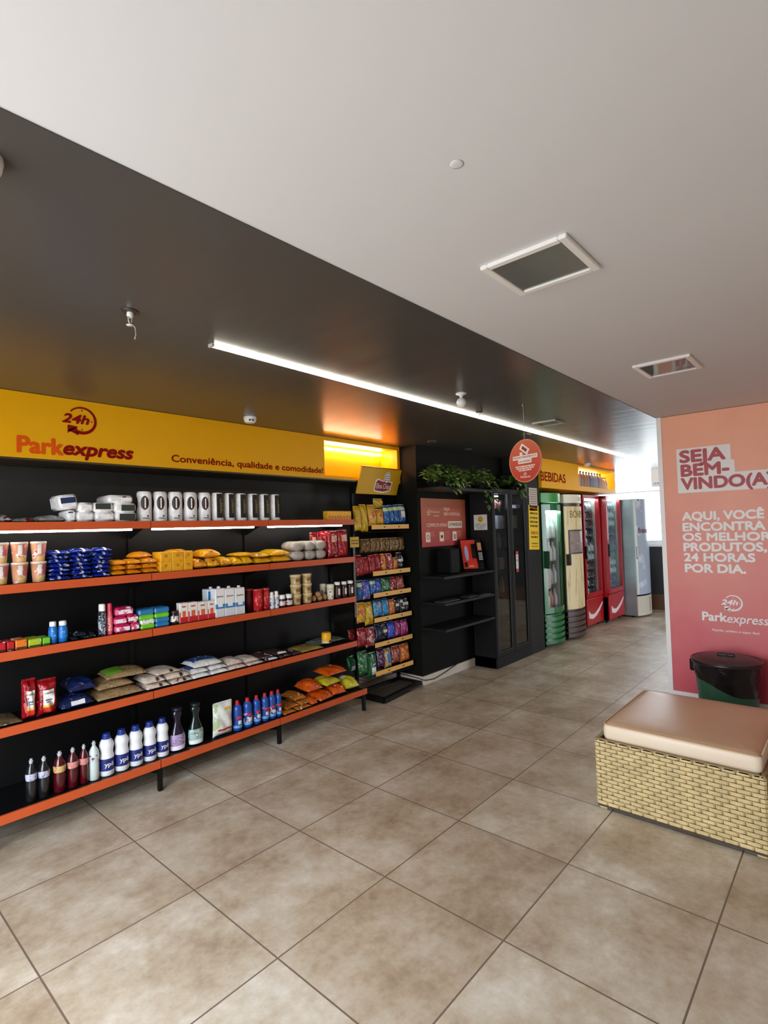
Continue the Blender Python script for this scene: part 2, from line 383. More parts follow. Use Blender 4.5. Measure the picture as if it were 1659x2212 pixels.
# shop front behind the photographer: glazed opening
W0, W1, WT = .35, 2.75, 2.32
back = struct('wall_back', MB().box(XW-.12, XW, YS, W0, 0, HZ).box(XW-.12, XW, W1, YN, 0, HZ).box(XW-.12, XW, W0, W1, WT, HZ), CEIL)
w2 = struct('window_2', MB().box(XW-.08, XW-.02, W0, W0+.05, 0, WT).box(XW-.08, XW-.02, W1-.05, W1, 0, WT).box(XW-.08, XW-.02, W0, W1, WT-.05, WT).box(XW-.08, XW-.02, 1.53, 1.57, 0, WT-.05).box(XW-.08, XW-.02, W0, W1, 0, .04), BLACKMETAL)
w3 = struct('window_unseen', MB().box(7.0, 7.06, YS-.08, YS-.02, 0, 2.3).box(9.54, 9.6, YS-.08, YS-.02, 0, 2.3).box(7.0, 9.6, YS-.08, YS-.02, 2.24, 2.3).box(8.27, 8.33, YS-.08, YS-.02, 0, 2.24).box(7.0, 9.6, YS-.08, YS-.02, 0, .05), BLACKMETAL)  # unseen side-wall opening, assumed and added to front-light the coolers
# baseboards
BB = mat('pale_baseboard', (206, 194, 178), .5, var=.05)
struct('baseboard_left', MB().box(XW, WX-.014, WY-.014, WY, 0, .085), BB)
struct('baseboard_column', MB().box(WX-.014, WX, WF-.014, WY-.014, 0, .085).box(WX, 5.2, WF-.014, WF, 0, .085), BB)

# ================================================================== YELLOW FASCIA OVER THE SHELVES
HY, HB = 3.53, 2.02
fas = thing('sign_fascia', 'long yellow sign panel with red 24h logo above the stocked shelves', 'sign', (0, HY, HB))
n0, n1x = on(700, 951, 'y', HY).x, on(857, 971, 'y', HY).x
nz0, nz1 = on(704, 1026, 'y', HY).z-HB, on(700, 951, 'y', HY).z-HB
T = HZ-HB-.006
mb = MB().box(XW, n0, 0, WY-HY-.002, 0, T).box(n0, n1x, 0, WY-HY-.002, 0, nz0).box(n0, n1x, 0, WY-HY-.002, nz1, T).box(n1x, WX-.002, 0, WY-HY-.002, 0, T).box(n0, n1x, .22, WY-HY-.002, nz0, nz1)
mb.build('panel', YELLOW, fas)
MB().box(XW, WX-.002, .0, WY-HY-.002, -.012, -.001).build('underside_board', mat('dark_olive_board', (60, 48, 26), .4), fas)
MB().tube([(n0+.02, .19, nz1-.03), (n1x-.03, .19, nz1-.03)], .011).build('niche_light_tube', mat('lit_niche_tube', (255, 244, 214), .4, emit=16), fas, True)
def Lx(u, v): p = on(u, v, 'y', HY-.003); return p.x, p.z-HB
lg = MB()
ccx, ccz = Lx(177, 909); Rr = (Lx(206, 915)[0]-Lx(141, 905)[0])/2*1.0
clock_logo(lg, ccx, ccz, Rr, -.003)
a, za = Lx(138, 984); b_, zb_ = Lx(287, 990)
put_text(lg, 'express', a, b_, (za+zb_)/2+.002, .078, -.003, bold=.075, shear=.22)
lg.build('logo_mark', DRED, fas)
lg = MB(); a, za = Lx(38, 975); b_, _z = Lx(136, 981)
put_text(lg, 'Park', a, b_, za-.001, (on(40, 941, 'y', HY).z-on(40, 976, 'y', HY).z), -.003, bold=.065)
lg.build('logo_word', LOGOORANGE, fas)
lg = MB(); a, za = Lx(371, 1000); b_, zb_ = Lx(698, 1020)
put_text(lg, 'Conveniência, qualidade e comodidade!', a, b_, (za+zb_)/2, .048, -.003, bold=.04)
lg.build('slogan', DRED, fas)

# second fascia over the coolers
HY2 = 2.98
fb = thing('sign_fascia', 'yellow sign panel lettered in red above the drink coolers', 'sign', (0, HY2, HB))
q0, q1 = on(1249, 1010, 'y', HY2).x, on(1326, 1030, 'y', HY2).x
XF1 = 9.1
mb = MB().box(6.372, q0, 0, .6, 0, T).box(q0, q1, 0, .6, 0, .07).box(q0, q1, 0, .6, T-.03, T).box(q1, XF1, 0, .6, 0, T).box(q0, q1, .30, .6, .07, T-.03)
mb.build('panel', YELLOW, fb)
MB().tube([(q0+.02, .27, T-.05), (q1-.02, .27, T-.05)], .011).build('niche_light_tube', mat('lit_niche_tube', (255, 244, 214), .4, emit=16), fb, True)
lg = MB(); p0 = on(1168.6, 1038, 'y', HY2-.003); p1 = on(1222, 1043, 'y', HY2-.003); pt = on(1168.6, 1018, 'y', HY2-.003)
put_text(lg, 'BEBIDAS', p0.x, p1.x, (p0.z+p1.z)/2-HB, pt.z-p0.z, -.003, bold=.03)
lg.build('lettering', DRED, fb)

# ================================================================== SHELVING
BAYS = [.664, 1.565, 2.466, 3.38]
TOPS = [1.65, 1.322, .975, .588]
ZB = .185
BF = 3.262
gon = thing('shelving_unit', 'long black gondola shelving with five tiers of orange edged shelves', 'shelving', (2.0, 3.66, 0))
G = lambda mb, name, m, s=False: mb.build(name, m, gon, s)
ox, oy = 2.0, 3.66
for i in range(3):
    x0, x1 = BAYS[i]+.003-ox, BAYS[i+1]-.003-ox
    for zt in TOPS:
        mb = MB().box(x0, x1, FRONT-oy, FRONT-oy+.012, zt-.046, zt).box(x0, x1, FRONT-oy+.012, -.02, zt-.012, zt-.002, 1)
        mb.box(x0, x1, FRONT-oy+.012, FRONT-oy+.03, zt-.046, zt-.04)
        G(mb, 'shelf', [ORANGE, BLACKMETAL])
    G(MB().box(x0, x1 + (.02 if i == 2 else 0), BF-oy, BF-oy+.012, ZB-.046, ZB).box(x0, x1, BF-oy+.012, -.02, ZB-.012, ZB-.002, 1), 'shelf', [ORANGE, BLACKMETAL])
    G(MB().box(x0, x1, 0, .012, .14, 1.64), 'back_panel', BLACKMETAL)
    ta, tb = (x0+.03, x1-.09)
    G(MB().tube([(ta, FRONT-oy+.06, TOPS[0]-.051), (tb, FRONT-oy+.06, TOPS[0]-.051)], .006), 'light_tube', TUBE, True)
for i, x in enumerate(BAYS):
    xx = x-ox if i < 3 else x-.012-ox
    G(MB().box(xx-.015, xx+.015, -.016, .04, 0, 1.645), 'upright', BLACKMETAL)
    mb = MB()
    for zt in TOPS: mb.prism([(FRONT-oy+.04, zt-.02), (-.018, zt-.11), (-.018, zt-.014), (FRONT-oy+.04, zt-.014)], -.003, .003, 0, Matrix.Translation((xx, 0, 0)) @ Matrix(((0, 0, 1, 0), (1, 0, 0, 0), (0, 1, 0, 0), (0, 0, 0, 1))))
    G(mb, 'bracket', BLACKMETAL)
    mb = MB().box(xx-.012, xx+.012, BF-oy+.004, BF-oy+.03, 0, .14)
    mb.prism([(BF-oy+.03, .10), (-.018, .03), (-.018, .14), (BF-oy+.03, .14)], -.008, .008, 0, Matrix.Translation((xx, 0, 0)) @ Matrix(((0, 0, 1, 0), (1, 0, 0, 0), (0, 1, 0, 0), (0, 0, 0, 1))))
    G(mb, 'foot', BLACKMETAL)

# ================================================================== PRODUCTS: builders (root at base centre, front faces -y)
def bottle(name, label, cat, loc, r, h, body, capm, prof, capz, capr, labz=None, labm=None, sy=1.0, group=None, text=None, textm=None, capprof=None, smoothn=20):
    t = thing(name, label, cat, loc, 0, group)
    MB().lathe([(a*r, z*h) for a, z in prof], smoothn, sy=sy).build('body', body, t, True)
    cp = capprof or [(1, 0), (1, .8), (.85, 1.0)]
    MB().lathe([(a*capr*r, (capz+(1-capz)*z)*h) for a, z in cp], 14).build('cap', capm, t, 'auto')
    if labz:
        def rad(q):
            for (a0, q0), (a1, q1) in zip(prof, prof[1:]):
                if q0 <= q <= q1 and q1 > q0: return a0+(a1-a0)*(q-q0)/(q1-q0)
            return prof[-1][0]
        lb = MB().lathe([((rad(labz[0]+(labz[1]-labz[0])*i/8)*1.015+.0)*r+.0006, (labz[0]+(labz[1]-labz[0])*i/8)*h) for i in range(9)], 24, sy=sy, cap=False).build('label', labm, t, True)
        rr = rad((labz[0]+labz[1])/2)*r*1.02+.0006
        if text:
            mb = MB(); zc = (labz[0]+labz[1])/2*h; ch = (labz[1]-labz[0])*h*.36
            put_text(mb, text, -rr*.62, rr*.62, zc-ch*.35, ch, -rr*sy-.0012, bold=.03, bend=(0, rr))
            mb.build('lettering', textm, t)
    return t
def boxpack(name, label, cat, loc, w, d, h, m, group=None, rz=0, lab=None, lid=None, b=.004):
    if lab or lid:
        t = thing(name, label, cat, loc, rz, group)
        MB().rbox(-w/2, w/2, -d/2, d/2, 0, h, b).build('body', m, t)
        if lab:
            x0, x1, z0, z1, lm = lab
            MB().box(x0*w, x1*w, -d/2-.0015, -d/2+.001, z0*h, z1*h).build('label', lm, t)
        if lid: MB().rbox(-w*.42, w*.42, -d*.25, d*.25, h-.002, h+.012, .003).build('cap', lid, t)
        return t
    o = MB().rbox(-w/2, w/2, -d/2, d/2, 0, h, b).build(name, m); o.location = loc; o.rotation_euler = (0, 0, rz)
    return tag(o, label, cat, group)
def bag(name, label, cat, loc, w, d, h, m, seed=0, rz=0, tilt=0, group=None, lab=None, flat=.3, wr=.14):
    """filled bag lying flat"""
    mb = MB().pillow(w, d, h, seed, wr=wr, flat=flat)
    if lab is None:
        o = mb.build(name, m, None, True); o.location = loc; o.rotation_euler = (tilt, 0, rz)
        return tag(o, label, cat, group)
    t = thing(name, label, cat, loc, rz, group); t.rotation_euler = (tilt, 0, rz)
    mb.build('bag_film', m, t, True)
    lm, (x0, x1, y0, y1) = lab
    pb = MB(); nn = 6; vs = []
    src = MB().pillow(w, d, h, seed, 24, 20, wr=wr, flat=flat).v[25*21:]
    for j in range(21):
        for i in range(25):
            vs.append(src[j*25+i])
    fs = []
    for j in range(20):
        for i in range(24):
            u, v = (i+.5)/24, (j+.5)/20
            if x0 <= u <= x1 and y0 <= v <= y1: a = j*25+i; fs.append((a, a+1, a+26, a+25))
    used = sorted({i for f in fs for i in f}); mp_ = {k: n for n, k in enumerate(used)}
    pb.add([(vs[k][0], vs[k][1], vs[k][2]+.0022) for k in used], [tuple(mp_[i] for i in f) for f in fs])
    pb.build('printed_label', lm, t, True)
    return t
def pouch(name, label, cat, loc, w, h, d, m, seed=0, rz=0, lean=0, group=None, lab=None):
    """pouch standing upright, belly towards -y"""
    R = Matrix.Rotation(PI/2, 4, 'X')
    mb = MB().pillow(w, h, d, seed, wr=.16, flat=.5, M=Matrix.Translation((0, d*.5, h/2)) @ R)
    t = thing(name, label, cat, loc, rz, group); t.rotation_euler = (lean, 0, rz)
    mb.build('bag_film', m, t, True)
    MB().box(-w*.46, w*.46, d*.03, d*.10, h-.004, h+.006).build('top_seal', m, t)
    if lab:
        lm, (x0, x1, y0, y1) = lab
        src = MB().pillow(w, h, d, seed, 24, 20, wr=.16, flat=.5, M=Matrix.Translation((0, d*.5, h/2)) @ R).v[25*21:]
        fs = []
        for j in range(20):
            for i in range(24):
                u, v = (i+.5)/24, (j+.5)/20
                if x0 <= u <= x1 and y0 <= v <= y1: a = j*25+i; fs.append((a, a+1, a+26, a+25))
        used = sorted({i for f in fs for i in f}); mp_ = {k: n for n, k in enumerate(used)}
        MB().add([(src[k][0], src[k][1]-.002, src[k][2]) for k in used], [tuple(mp_[i] for i in f) for f in fs]).build('printed_label', lm, t, True)
    return t
def arcpatch(r, z0, z1, a0, a1, n=10):
    return MB().lathe([(r, z0), (r, z1)], n, a0=a0, a1=a1, cap=False)
# ================================================================== PRODUCTS
PY = FRONT+.02
ROW = ['first', 'second', 'third', 'fourth', 'fifth', 'sixth', 'seventh']
WFILM = pmat('white_film', [(248, 247, 246), (234, 233, 233)], 30, .35, .5)
GFILM = pmat('grey_film', [(150, 146, 146), (188, 184, 184), (120, 40, 44)], 9, .25, .8)
# ---- top tier
z = TOPS[0]
def X(u, y=PY, zz=None): return ux(u, y, (z if zz is None else zz)+.05)
g = 'clear plastic packs at the start of the top shelf'
for i, (u0, u1, dd) in enumerate(((-34, 30, .05), (8, 84, .03), (62, 138, .045))):
    a, c_ = X(u0, PY+.1), X(u1, PY+.1)
    bag('plastic_pack', ('crumpled grey plastic pack cut by the picture edge on the top shelf', 'flat grey film pack with red print in the middle of the crumpled packs', 'flat grey film pack lying against the white tissue packs')[i], 'pack',
        ((a+c_)/2, PY+.14, z), (c_-a), .24, dd, GFILM, 40+i, group=g, wr=.3)
NAVY = mat('navy_print', (28, 44, 92), .5)
DGREEN = mat('dark_green_print', (52, 60, 52), .5)
def tissue(label, u0, u1, z0, hh, dep, lab=None, y=PY, tilt=0, seed=0):
    a, c_ = ux(u0, y, z0+.03), ux(u1, y, z0+.03)
    t = thing('tissue_pack', label, 'tissue pack', ((a+c_)/2, y+dep/2, z0), 0, 'white tissue packs on the top shelf'); t.rotation_euler = (0, tilt, 0)
    w = c_-a
    mb = MB().rbox(-w/2, w/2, -dep/2, dep/2, 0, hh, .014); mb.build('pack_film', WFILM, t, 'auto')
    if lab:
        x0, x1, q0, q1, lm = lab
        MB().box(x0*w, x1*w, -dep/2-.0015, -dep/2+.002, q0*hh, q1*hh).build('printed_label', lm, t)
    return t
tissue('white tissue pack beside the film packs in the lower row', 166, 205, z, .058, .2)
tissue('plain white tissue pack under the one with dark green print', 206, 249, z, .058, .2)
tissue('lower white tissue pack with dark green print beside the towel rolls', 250, 296, z, .058, .2, (-.32, .42, .12, .8, DGREEN))
tissue('plain white tissue pack in the upper row next to the tilted pack', 163, 202, z+.059, .056, .2)
tissue('white tissue pack with dark green print in the middle of the upper row', 203, 246, z+.059, .056, .2, (-.42, .34, .3, .92, DGREEN))
tissue('upper white tissue pack with dark green print beside the towel rolls', 248, 295, z+.059, .056, .2, (-.2, .42, .15, .8, DGREEN))
tissue('rounded white tissue pack lying on top of the others', 235, 288, z+.116, .05, .2, (.05, .2, .7, .85, DGREEN))
tissue('tilted white tissue pack with navy label leaning on the pile', 131, 178, z+.075, .085, .16, (-.4, .4, .42, .8, NAVY), tilt=-.14)
tissue('white tissue pack squeezed under the tilted navy one', 140, 165, z+.0, .072, .16, (-.4, .1, .75, .85, NAVY), tilt=0)
# towel rolls with brown oval print, then black and gold ones
BROWN = mat('dark_brown_print', (52, 22, 26), .5); GOLD = mat('gold_print', (150, 128, 60), .5)
rolls = [(295, 329), (330, 362), (362, 395), (395, 427), (427, 456)]
def roll(u0, u1, v, label, kind):
    x, r, h = fitc(u0, u1, v, PY+.06, z)
    r *= .97
    t = thing('paper_towel_pack', label, 'paper towel', (x, PY+.065, z), 0, 'white and brown towel packs' if kind == 0 else 'white and black towel packs')
    MB().lathe([(r*.96, 0), (r, .01), (r, h-.02), (r*.93, h-.006), (r*.8, h)], 24).build('pack_film', WFILM, t, 'auto')
    if kind == 0:
        mb = MB(); n = 14
        for c0, aw in ((-PI/2-.32, .55), (-PI/2-1.85, .5)):
            vs, fs = [], []
            for j in range(n+1):
                tt = j/n; zz = h*(.38+.46*tt); half = aw*math.sqrt(max(.02, 1-(2*tt-1)**2))
                for k in range(9):
                    a = c0+half*(k/4-1); vs.append(((r+.0012)*math.cos(a), (r+.0012)*math.sin(a), zz))
            for j in range(n):
                for k in range(8): a = j*9+k; fs.append((a, a+1, a+10, a+9))
            mb.add(vs, fs)
        mb.build('oval_print', BROWN, t, True)
        arcpatch(r+.002, h*.44, h*.78, -PI/2-.36, -PI/2-.18, 4).build('white_stripe', WHITE, t, True)
        mb = MB().lathe([(r+.0012, h*.09), (r+.0012, h*.115)], 8, a0=-PI/2-.6, a1=-PI/2+.25, cap=False).lathe([(r+.0012, h*.15), (r+.0012, h*.2)], 4, a0=-PI/2-.05, a1=-PI/2+.2, cap=False)
        mb.build('small_print', INK, t)
    else:
        arcpatch(r+.0012, h*.10, h*.96, -PI/2-.62, -PI/2+1.0, 12).build('black_panel', mat('black_print', (26, 24, 22), .4), t, True)
        mb = MB(); rnd = random.Random(3)
        for k in range(7):
            zz = h*(.28+.075*k); mb.lathe([(r+.0024, zz), (r+.0024, zz+h*.045)], 4, a0=-PI/2-.1, a1=-PI/2+.1+rnd.random()*.4, cap=False)
        mb.build('gold_print', GOLD, t)
for i, (u0, u1) in enumerate(rolls): roll(u0, u1, 1062+i*.6, f'white towel pack with dark brown oval print, {ORD[i]} from the tissue packs', 0)
for i, (u0, u1) in enumerate([(456, 484), (484, 508), (508, 534), (534, 559), (559, 583), (583, 606)]):
    roll(u0, u1, 1065+i*.7, f'white towel pack with black and gold side panel, {ORD[i]} counted from the brown printed packs', 1)
YBOX = pmat('yellow_small_box', [(236, 178, 20), (216, 150, 10)], 60, .5, 0, [((196, 110, 20), (.15, .85), (.12, .45))])
for i in range(8):
    a, c_ = X(708+6.35*i), X(708+6.35*(i+1))
    h = on(730, 1104, 'y', PY).z-z
    boxpack('matchbox', f'small yellow box at the end of the top shelf, {ORD[i]} in its row', 'box', ((a+c_)/2, PY+.03, z), (c_-a)-.001, .06, h, YBOX, 'small yellow boxes on the top shelf', b=.0015)

# ---- second tier
z = TOPS[1]
CUP = pmat('noodle_cup_print', [(214, 150, 112), (232, 226, 216), (200, 96, 84)], 20, .45, 0, [((236, 232, 226), (.32, .56), (.45, .95)), ((222, 186, 110), (.3, .95), (.05, .3)), ((198, 104, 100), (.6, .95), (.4, .95))])
h1 = (on(86, 1168, 'y', PY+.02).z-z)/2
for j in (0, 1):
    for i, (u0, u1) in enumerate(((-20, 20), (23, 62), (66, 103))):
        x, r, h_ = fitc(u0, u1, 1168, PY+.05, z)
        t = thing('noodle_cup', f'orange and white instant noodle cup, {("at the picture edge", "in the middle", "next to the blue packets")[i]}, {("lower", "upper")[j]} layer', 'noodle cup', (x, PY+.055, z+j*h1), 0, 'noodle cups in two layers')
        MB().lathe([(r*.74, 0), (r*.76, .004), (r*.98, h1-.012)], 24).build('cup', CUP, t, True)
        MB().lathe([(r*.99, h1-.012), (r*1.02, h1-.01), (r*1.02, h1-.005), (r*.97, h1-.001), (0.0, h1-.001)], 24).build('lid', mat('foil_lid', (226, 214, 200), .4), t, 'auto')
BLUEF = pmat('blue_pasta_film', [(16, 44, 150), (12, 32, 120), (220, 224, 236), (90, 120, 210)], 26, .25, .5)
WLAB = mat('white_patch', (228, 228, 232), .5)
cols = [(106, 158), (150, 205), (196, 243)]; tops = [1183, 1177, 1179]
for i, (u0, u1) in enumerate(cols):
    a, c_ = X(u0, PY+.02), X(u1, PY+.02); hh = (on((u0+u1)/2, tops[i], 'y', PY+.05).z-z); n = 7
    for k in range(n):
        bag('pasta_packet', f'blue pasta packet, {ORD[k]} from the bottom in the {("near noodle cups", "middle", "orange packet side")[i]} column' if i != 0 else f'blue pasta packet, {ORD[k]} from the bottom in the column by the noodle cups', 'pasta',
            ((a+c_)/2+.004*math.sin(k*2.3+i), PY+.10+.006*math.sin(k*1.7+i), z+k*hh/n), (c_-a)*.99, .19, hh/n*1.02, BLUEF, 10*i+k, .03*math.sin(k*3.1+i), group='pile of blue pasta packets', lab=(WLAB, (.38+.12*math.sin(k+i), .50+.12*math.sin(k+i), .02, .3)))
OR = pmat('orange_yellow_film', [(226, 144, 14), (206, 116, 10), (244, 200, 90), (190, 60, 30)], 24, .28, .6)
us = [(243, 276), (275, 310), (308, 345)]; hh = .034
for k in range(3):
    for i, (u0, u1) in enumerate(us):
        a, c_ = X(u0), X(u1)
        bag('snack_packet', f'orange snack packet, {ORD[i]} from the blue pile in the {("bottom", "middle", "upper")[k]} layer', 'packet', ((a+c_)/2, PY+.09, z+k*hh), (c_-a), .17, hh, OR, 70+k*3+i, .06*math.sin(i+k), group='orange snack packets')
a, c_ = X(300), X(342)
bag('snack_packet', 'lone orange snack packet lying askew on top of the low pile', 'packet', ((a+c_)/2, PY+.13, z+3*hh), (c_-a), .12, .045, OR, 80, .5, group='orange snack packets')
YB = pmat('yellow_carton_print', [(232, 168, 18), (220, 150, 14)], 30, .5, 0, [((196, 120, 30), (.35, .6), (.45, .75))])
hb = (on(380, 1190, 'y', PY).z-z)/2
for j in (0, 1):
    for i, (u0, u1) in enumerate(((346, 372), (372, 398), (398, 418))):
        a, c_ = X(u0), X(u1)
        boxpack('yellow_carton', f'yellow carton in the {("lower", "upper")[j]} row, {ORD[i]} from the snack packets', 'carton', ((a+c_)/2, PY+.06, z+j*hb), c_-a-.002, .12, hb-.001, YB, 'yellow cartons on the second shelf', b=.003)
YF = pmat('golden_film', [(226, 150, 22), (244, 196, 40), (204, 110, 20), (250, 226, 150)], 17, .22, .7)
DK = mat('dark_small_print', (60, 40, 30), .5)
for i, (u0, u1, zo, hh, sd) in enumerate(((418, 452, 0, .075, 1), (450, 480, 0, .075, 2), (384, 442, .078, .065, 3), (432, 480, .076, .062, 4))):
    a, c_ = X(u0), X(u1)
    bag('cereal_bag', ('golden bag beside the yellow cartons at shelf level', 'golden bag at shelf level beside the thin yellow bags', 'large golden bag lying on top of the yellow cartons', 'golden bag topping the pile near the shelf joint')[i], 'bag', ((a+c_)/2, PY+(.205 if i == 2 else .10), z+zo), c_-a, .13 if i == 2 else .19, hh, YF, 90+sd, .08*math.sin(sd*2), group='golden bags on the second shelf', lab=(DK, (.4, .6, .03, .09)))
YF2 = pmat('yellow_flour_film', [(232, 176, 22), (214, 150, 16), (198, 120, 30), (244, 226, 190)], 14, .25, .6)
for i, (u0, u1, zo, hh) in enumerate(((478, 506, 0, .075), (504, 530, 0, .065), (528, 556, 0, .07), (520, 560, .071, .03), (552, 594, 0, .05), (590, 634, 0, .055), (548, 590, .051, .04), (582, 632, .056, .055))):
    a, c_ = X(u0), X(u1)
    bag('flour_bag', f'yellow bag {("standing low next to the golden bags", "in the middle of three low yellow bags", "closest to the shelf joint on its near side", "lying flat across the low yellow bags", "at the bottom of the pile past the shelf joint", "at the bottom beside the grey wrapped packs", "thin one lying in the upper layer by the shelf joint", "large one topping the pile beside the grey packs")[i]}', 'bag', ((a+c_)/2, PY+.11, z+zo), c_-a, .20, hh, YF2, 110+i, .05*math.sin(i*2.2), group='yellow bags around the shelf joint')
GR = pmat('grey_wrap', [(176, 168, 158), (150, 142, 134), (200, 192, 180)], 30, .35, .5)
hh = (on(660, 1167, 'y', PY).z-z)/2
for j in (0, 1):
    for i, (u0, u1) in enumerate(((634, 662), (662, 686), (686, 712))):
        a, c_ = X(u0), X(u1)
        t = thing('wrapped_roll', f'grey wrapped roll pack, {ORD[i]} from the yellow bags, {("lower", "upper")[j]} layer', 'pack', ((a+c_)/2, PY+.09, z+j*hh), 0, 'grey wrapped roll packs')
        w = c_-a; M = Matrix.Translation((0, 0, hh/2)) @ Matrix.Rotation(PI/2, 4, 'X')
        MB().lathe([(hh*.2, -.085), (hh*.46, -.075), (hh*.49, -.05), (hh*.49, .05), (hh*.46, .075), (hh*.2, .085)], 14, M=M @ Matrix.Diagonal((w/hh, 1, 1, 1))).build('wrap', GR, t, True)
        MB().lathe([(hh*.495, -.012), (hh*.495, .012)], 14, M=M @ Matrix.Diagonal((w/hh, 1, 1, 1)), cap=False).build('paper_band', mat('beige_band', (206, 190, 168), .6), t, True)
RF = pmat('red_crisps_film', [(160, 26, 34), (128, 14, 24), (226, 200, 196), (196, 90, 90)], 20, .25, .5)
BEI = pmat('beige_picture_print', [(206, 170, 140), (226, 210, 196), (170, 40, 44)], 30, .4, .1)
for i, (u0, u1, v, yo) in enumerate(((674, 690, 1150, .14), (683, 700, 1149, .11), (694, 712, 1147, .08), (704, 720, 1146, .05), (712, 733, 1146, .0), (733, 754, 1144, .0))):
    a, c_ = ux(u0, PY+yo, z+.1), ux(u1, PY+yo, z+.1); h = on((u0+u1)/2, v, 'y', PY+yo).z-z
    pouch('biscuit_bag', f'red biscuit bag {("at the back, deepest of the short file", "second from the back of the file", "third from the back of the file", "just behind the two front red bags", "in front beside the grey packs", "in front at the shelf end by the crisps rack")[i]}', 'bag', ((a+c_)/2, PY+yo+.02, z), c_-a, h-.006, .05, RF, 130+i, group='red biscuit bags', lab=(BEI, (.25, .8, .62, .86)))

# ---- third tier
z = TOPS[2]
for i, (u0, u1, v, rgb, nm) in enumerate(((-8, 14, 1388, (190, 26, 34), 'red'), (15, 32, 1386, (190, 26, 34), 'red'), (33, 60, 1382, (226, 120, 40), 'orange'), (61, 91, 1380, (166, 190, 40), 'lime'), (92, 113, 1377, (110, 190, 40), 'green'))):
    x, w, h = fitb(u0, u1, v, PY, z, .0)
    boxpack('sachet_box', f'{nm} sachet box lying flat on the third shelf' + (', cut by the picture edge', ', beside the orange one', '', '', ' next to the blue bottles')[i], 'box', (x, PY+.055, z), w-.004, .11, h, pmat(nm+'_box_print', [rgb, tuple(int(c*.85) for c in rgb), (226, 222, 216)], 26, .4, 0), 'flat sachet boxes', b=.004,
            lab=(-.45, .45, .1, .25, mat('dark_box_strip', (46, 36, 36), .5)))
BLUEB = mat('blue_bottle_plastic', (22, 110, 190), .3, coat=.4)
for i, (u0, u1, v, yo) in enumerate(((102, 124, 1343, .0), (125, 147, 1341, .0))):
    x, r, h = fitc(u0, u1, v, PY+.03, z)
    t = bottle('mouthwash_bottle', f'blue bottle with white cap, the one {("beside the green box", "beside the dark sachets")[i]}', 'bottle', (x, PY+.035, z), r*.98, h, BLUEB, WHITE, [(.9, 0), (1, .03), (1, .66), (.95, .73), (.78, .78), (.72, .8)], .79, .8, (.2, .6), pmat('blue_label', [(30, 120, 200), (190, 220, 240)], 40, .4, 0), group='blue bottles with white caps')
SF = pmat('dark_sachet_film', [(30, 34, 44), (18, 20, 28), (200, 214, 210), (70, 110, 100)], 34, .25, .6)
for i, (u0, u1, zo) in enumerate(((150, 172, 0), (166, 190, 0), (186, 206, 0), (158, 184, .02))):
    a, c_ = X(u0, PY+.05), X(u1, PY+.05)
    bag('dark_sachet', ('dark sachet with pale stripes touching the blue bottles', 'dark sachet in the middle of the small heap', 'dark sachet beside the black and white bottle', 'dark striped sachet lying on top of the heap')[i], 'sachet', ((a+c_)/2, PY+.07, z+zo), c_-a, .13, .028, SF, 140+i, .3*math.sin(i*2), group='heap of dark sachets')
x, r, h = fitc(206, 229, 1305, PY+.03, z)
bottle('deodorant_bottle', 'black and white patterned bottle with wide white cap', 'bottle', (x, PY+.03, z), r, h, pmat('black_white_print', [(30, 30, 38), (210, 212, 220), (90, 100, 120)], 40, .35, 0, stretch=(1, 1, 3)), WHITE, [(.93, 0), (1, .03), (1, .68), (.85, .76), (.75, .79)], .78, .85, (.1, .55), pmat('black_white_label', [(60, 64, 80), (220, 224, 230), (30, 30, 36)], 60, .4, 0))
x, r, h = fitc(230, 246, 1303, PY+.03, z)
bottle('pink_bottle', 'slim pink bottle beside the black and white bottle', 'bottle', (x, PY+.03, z), r, h, mat('coral_pink_plastic', (216, 84, 100), .35), mat('deep_pink_plastic', (206, 50, 76), .35), [(.95, 0), (1, .02), (1, .6), (.8, .74), (.72, .78)], .77, .85, (.12, .58), pmat('pink_label', [(224, 110, 116), (238, 190, 190), (196, 40, 64)], 50, .4, 0))
PK = pmat('pink_wrap', [(196, 34, 92), (170, 22, 76), (236, 216, 222)], 22, .3, .4)
WL = pmat('white_lettered_wrap', [(236, 232, 234), (210, 90, 130)], 50, .4, 0)
for i, (u0, u1, zo, hh) in enumerate(((247, 284, 0, .052), (282, 302, 0, .056), (246, 276, .054, .05), (275, 300, .057, .05), (250, 290, .107, .055))):
    x, w, _ = fitb(u0, u1, 1330, PY, z+zo)
    boxpack('pad_pack', ('pink pad pack at shelf level beside the pink bottle', 'pink pad pack with large white label at shelf level by the sponges', 'pink pad pack in the middle layer on the bottle side', 'pink pad pack in the middle layer on the sponge side', 'pink and white pad pack on top of its pile')[i], 'pack', (x, PY+.05, z+zo), w-.002, .1, hh-.001, PK, 'pink pad packs', b=.012, lab=(-.42, .42, .25, .72, WL))
SB = mat('sponge_blue_wrap', (44, 120, 176), .3, var=.15); SG = mat('sponge_green_wrap', (112, 196, 40), .35, var=.15); SW = pmat('sponge_white_wrap', [(226, 230, 222), (120, 190, 60), (90, 90, 110)], 40, .35, 0)
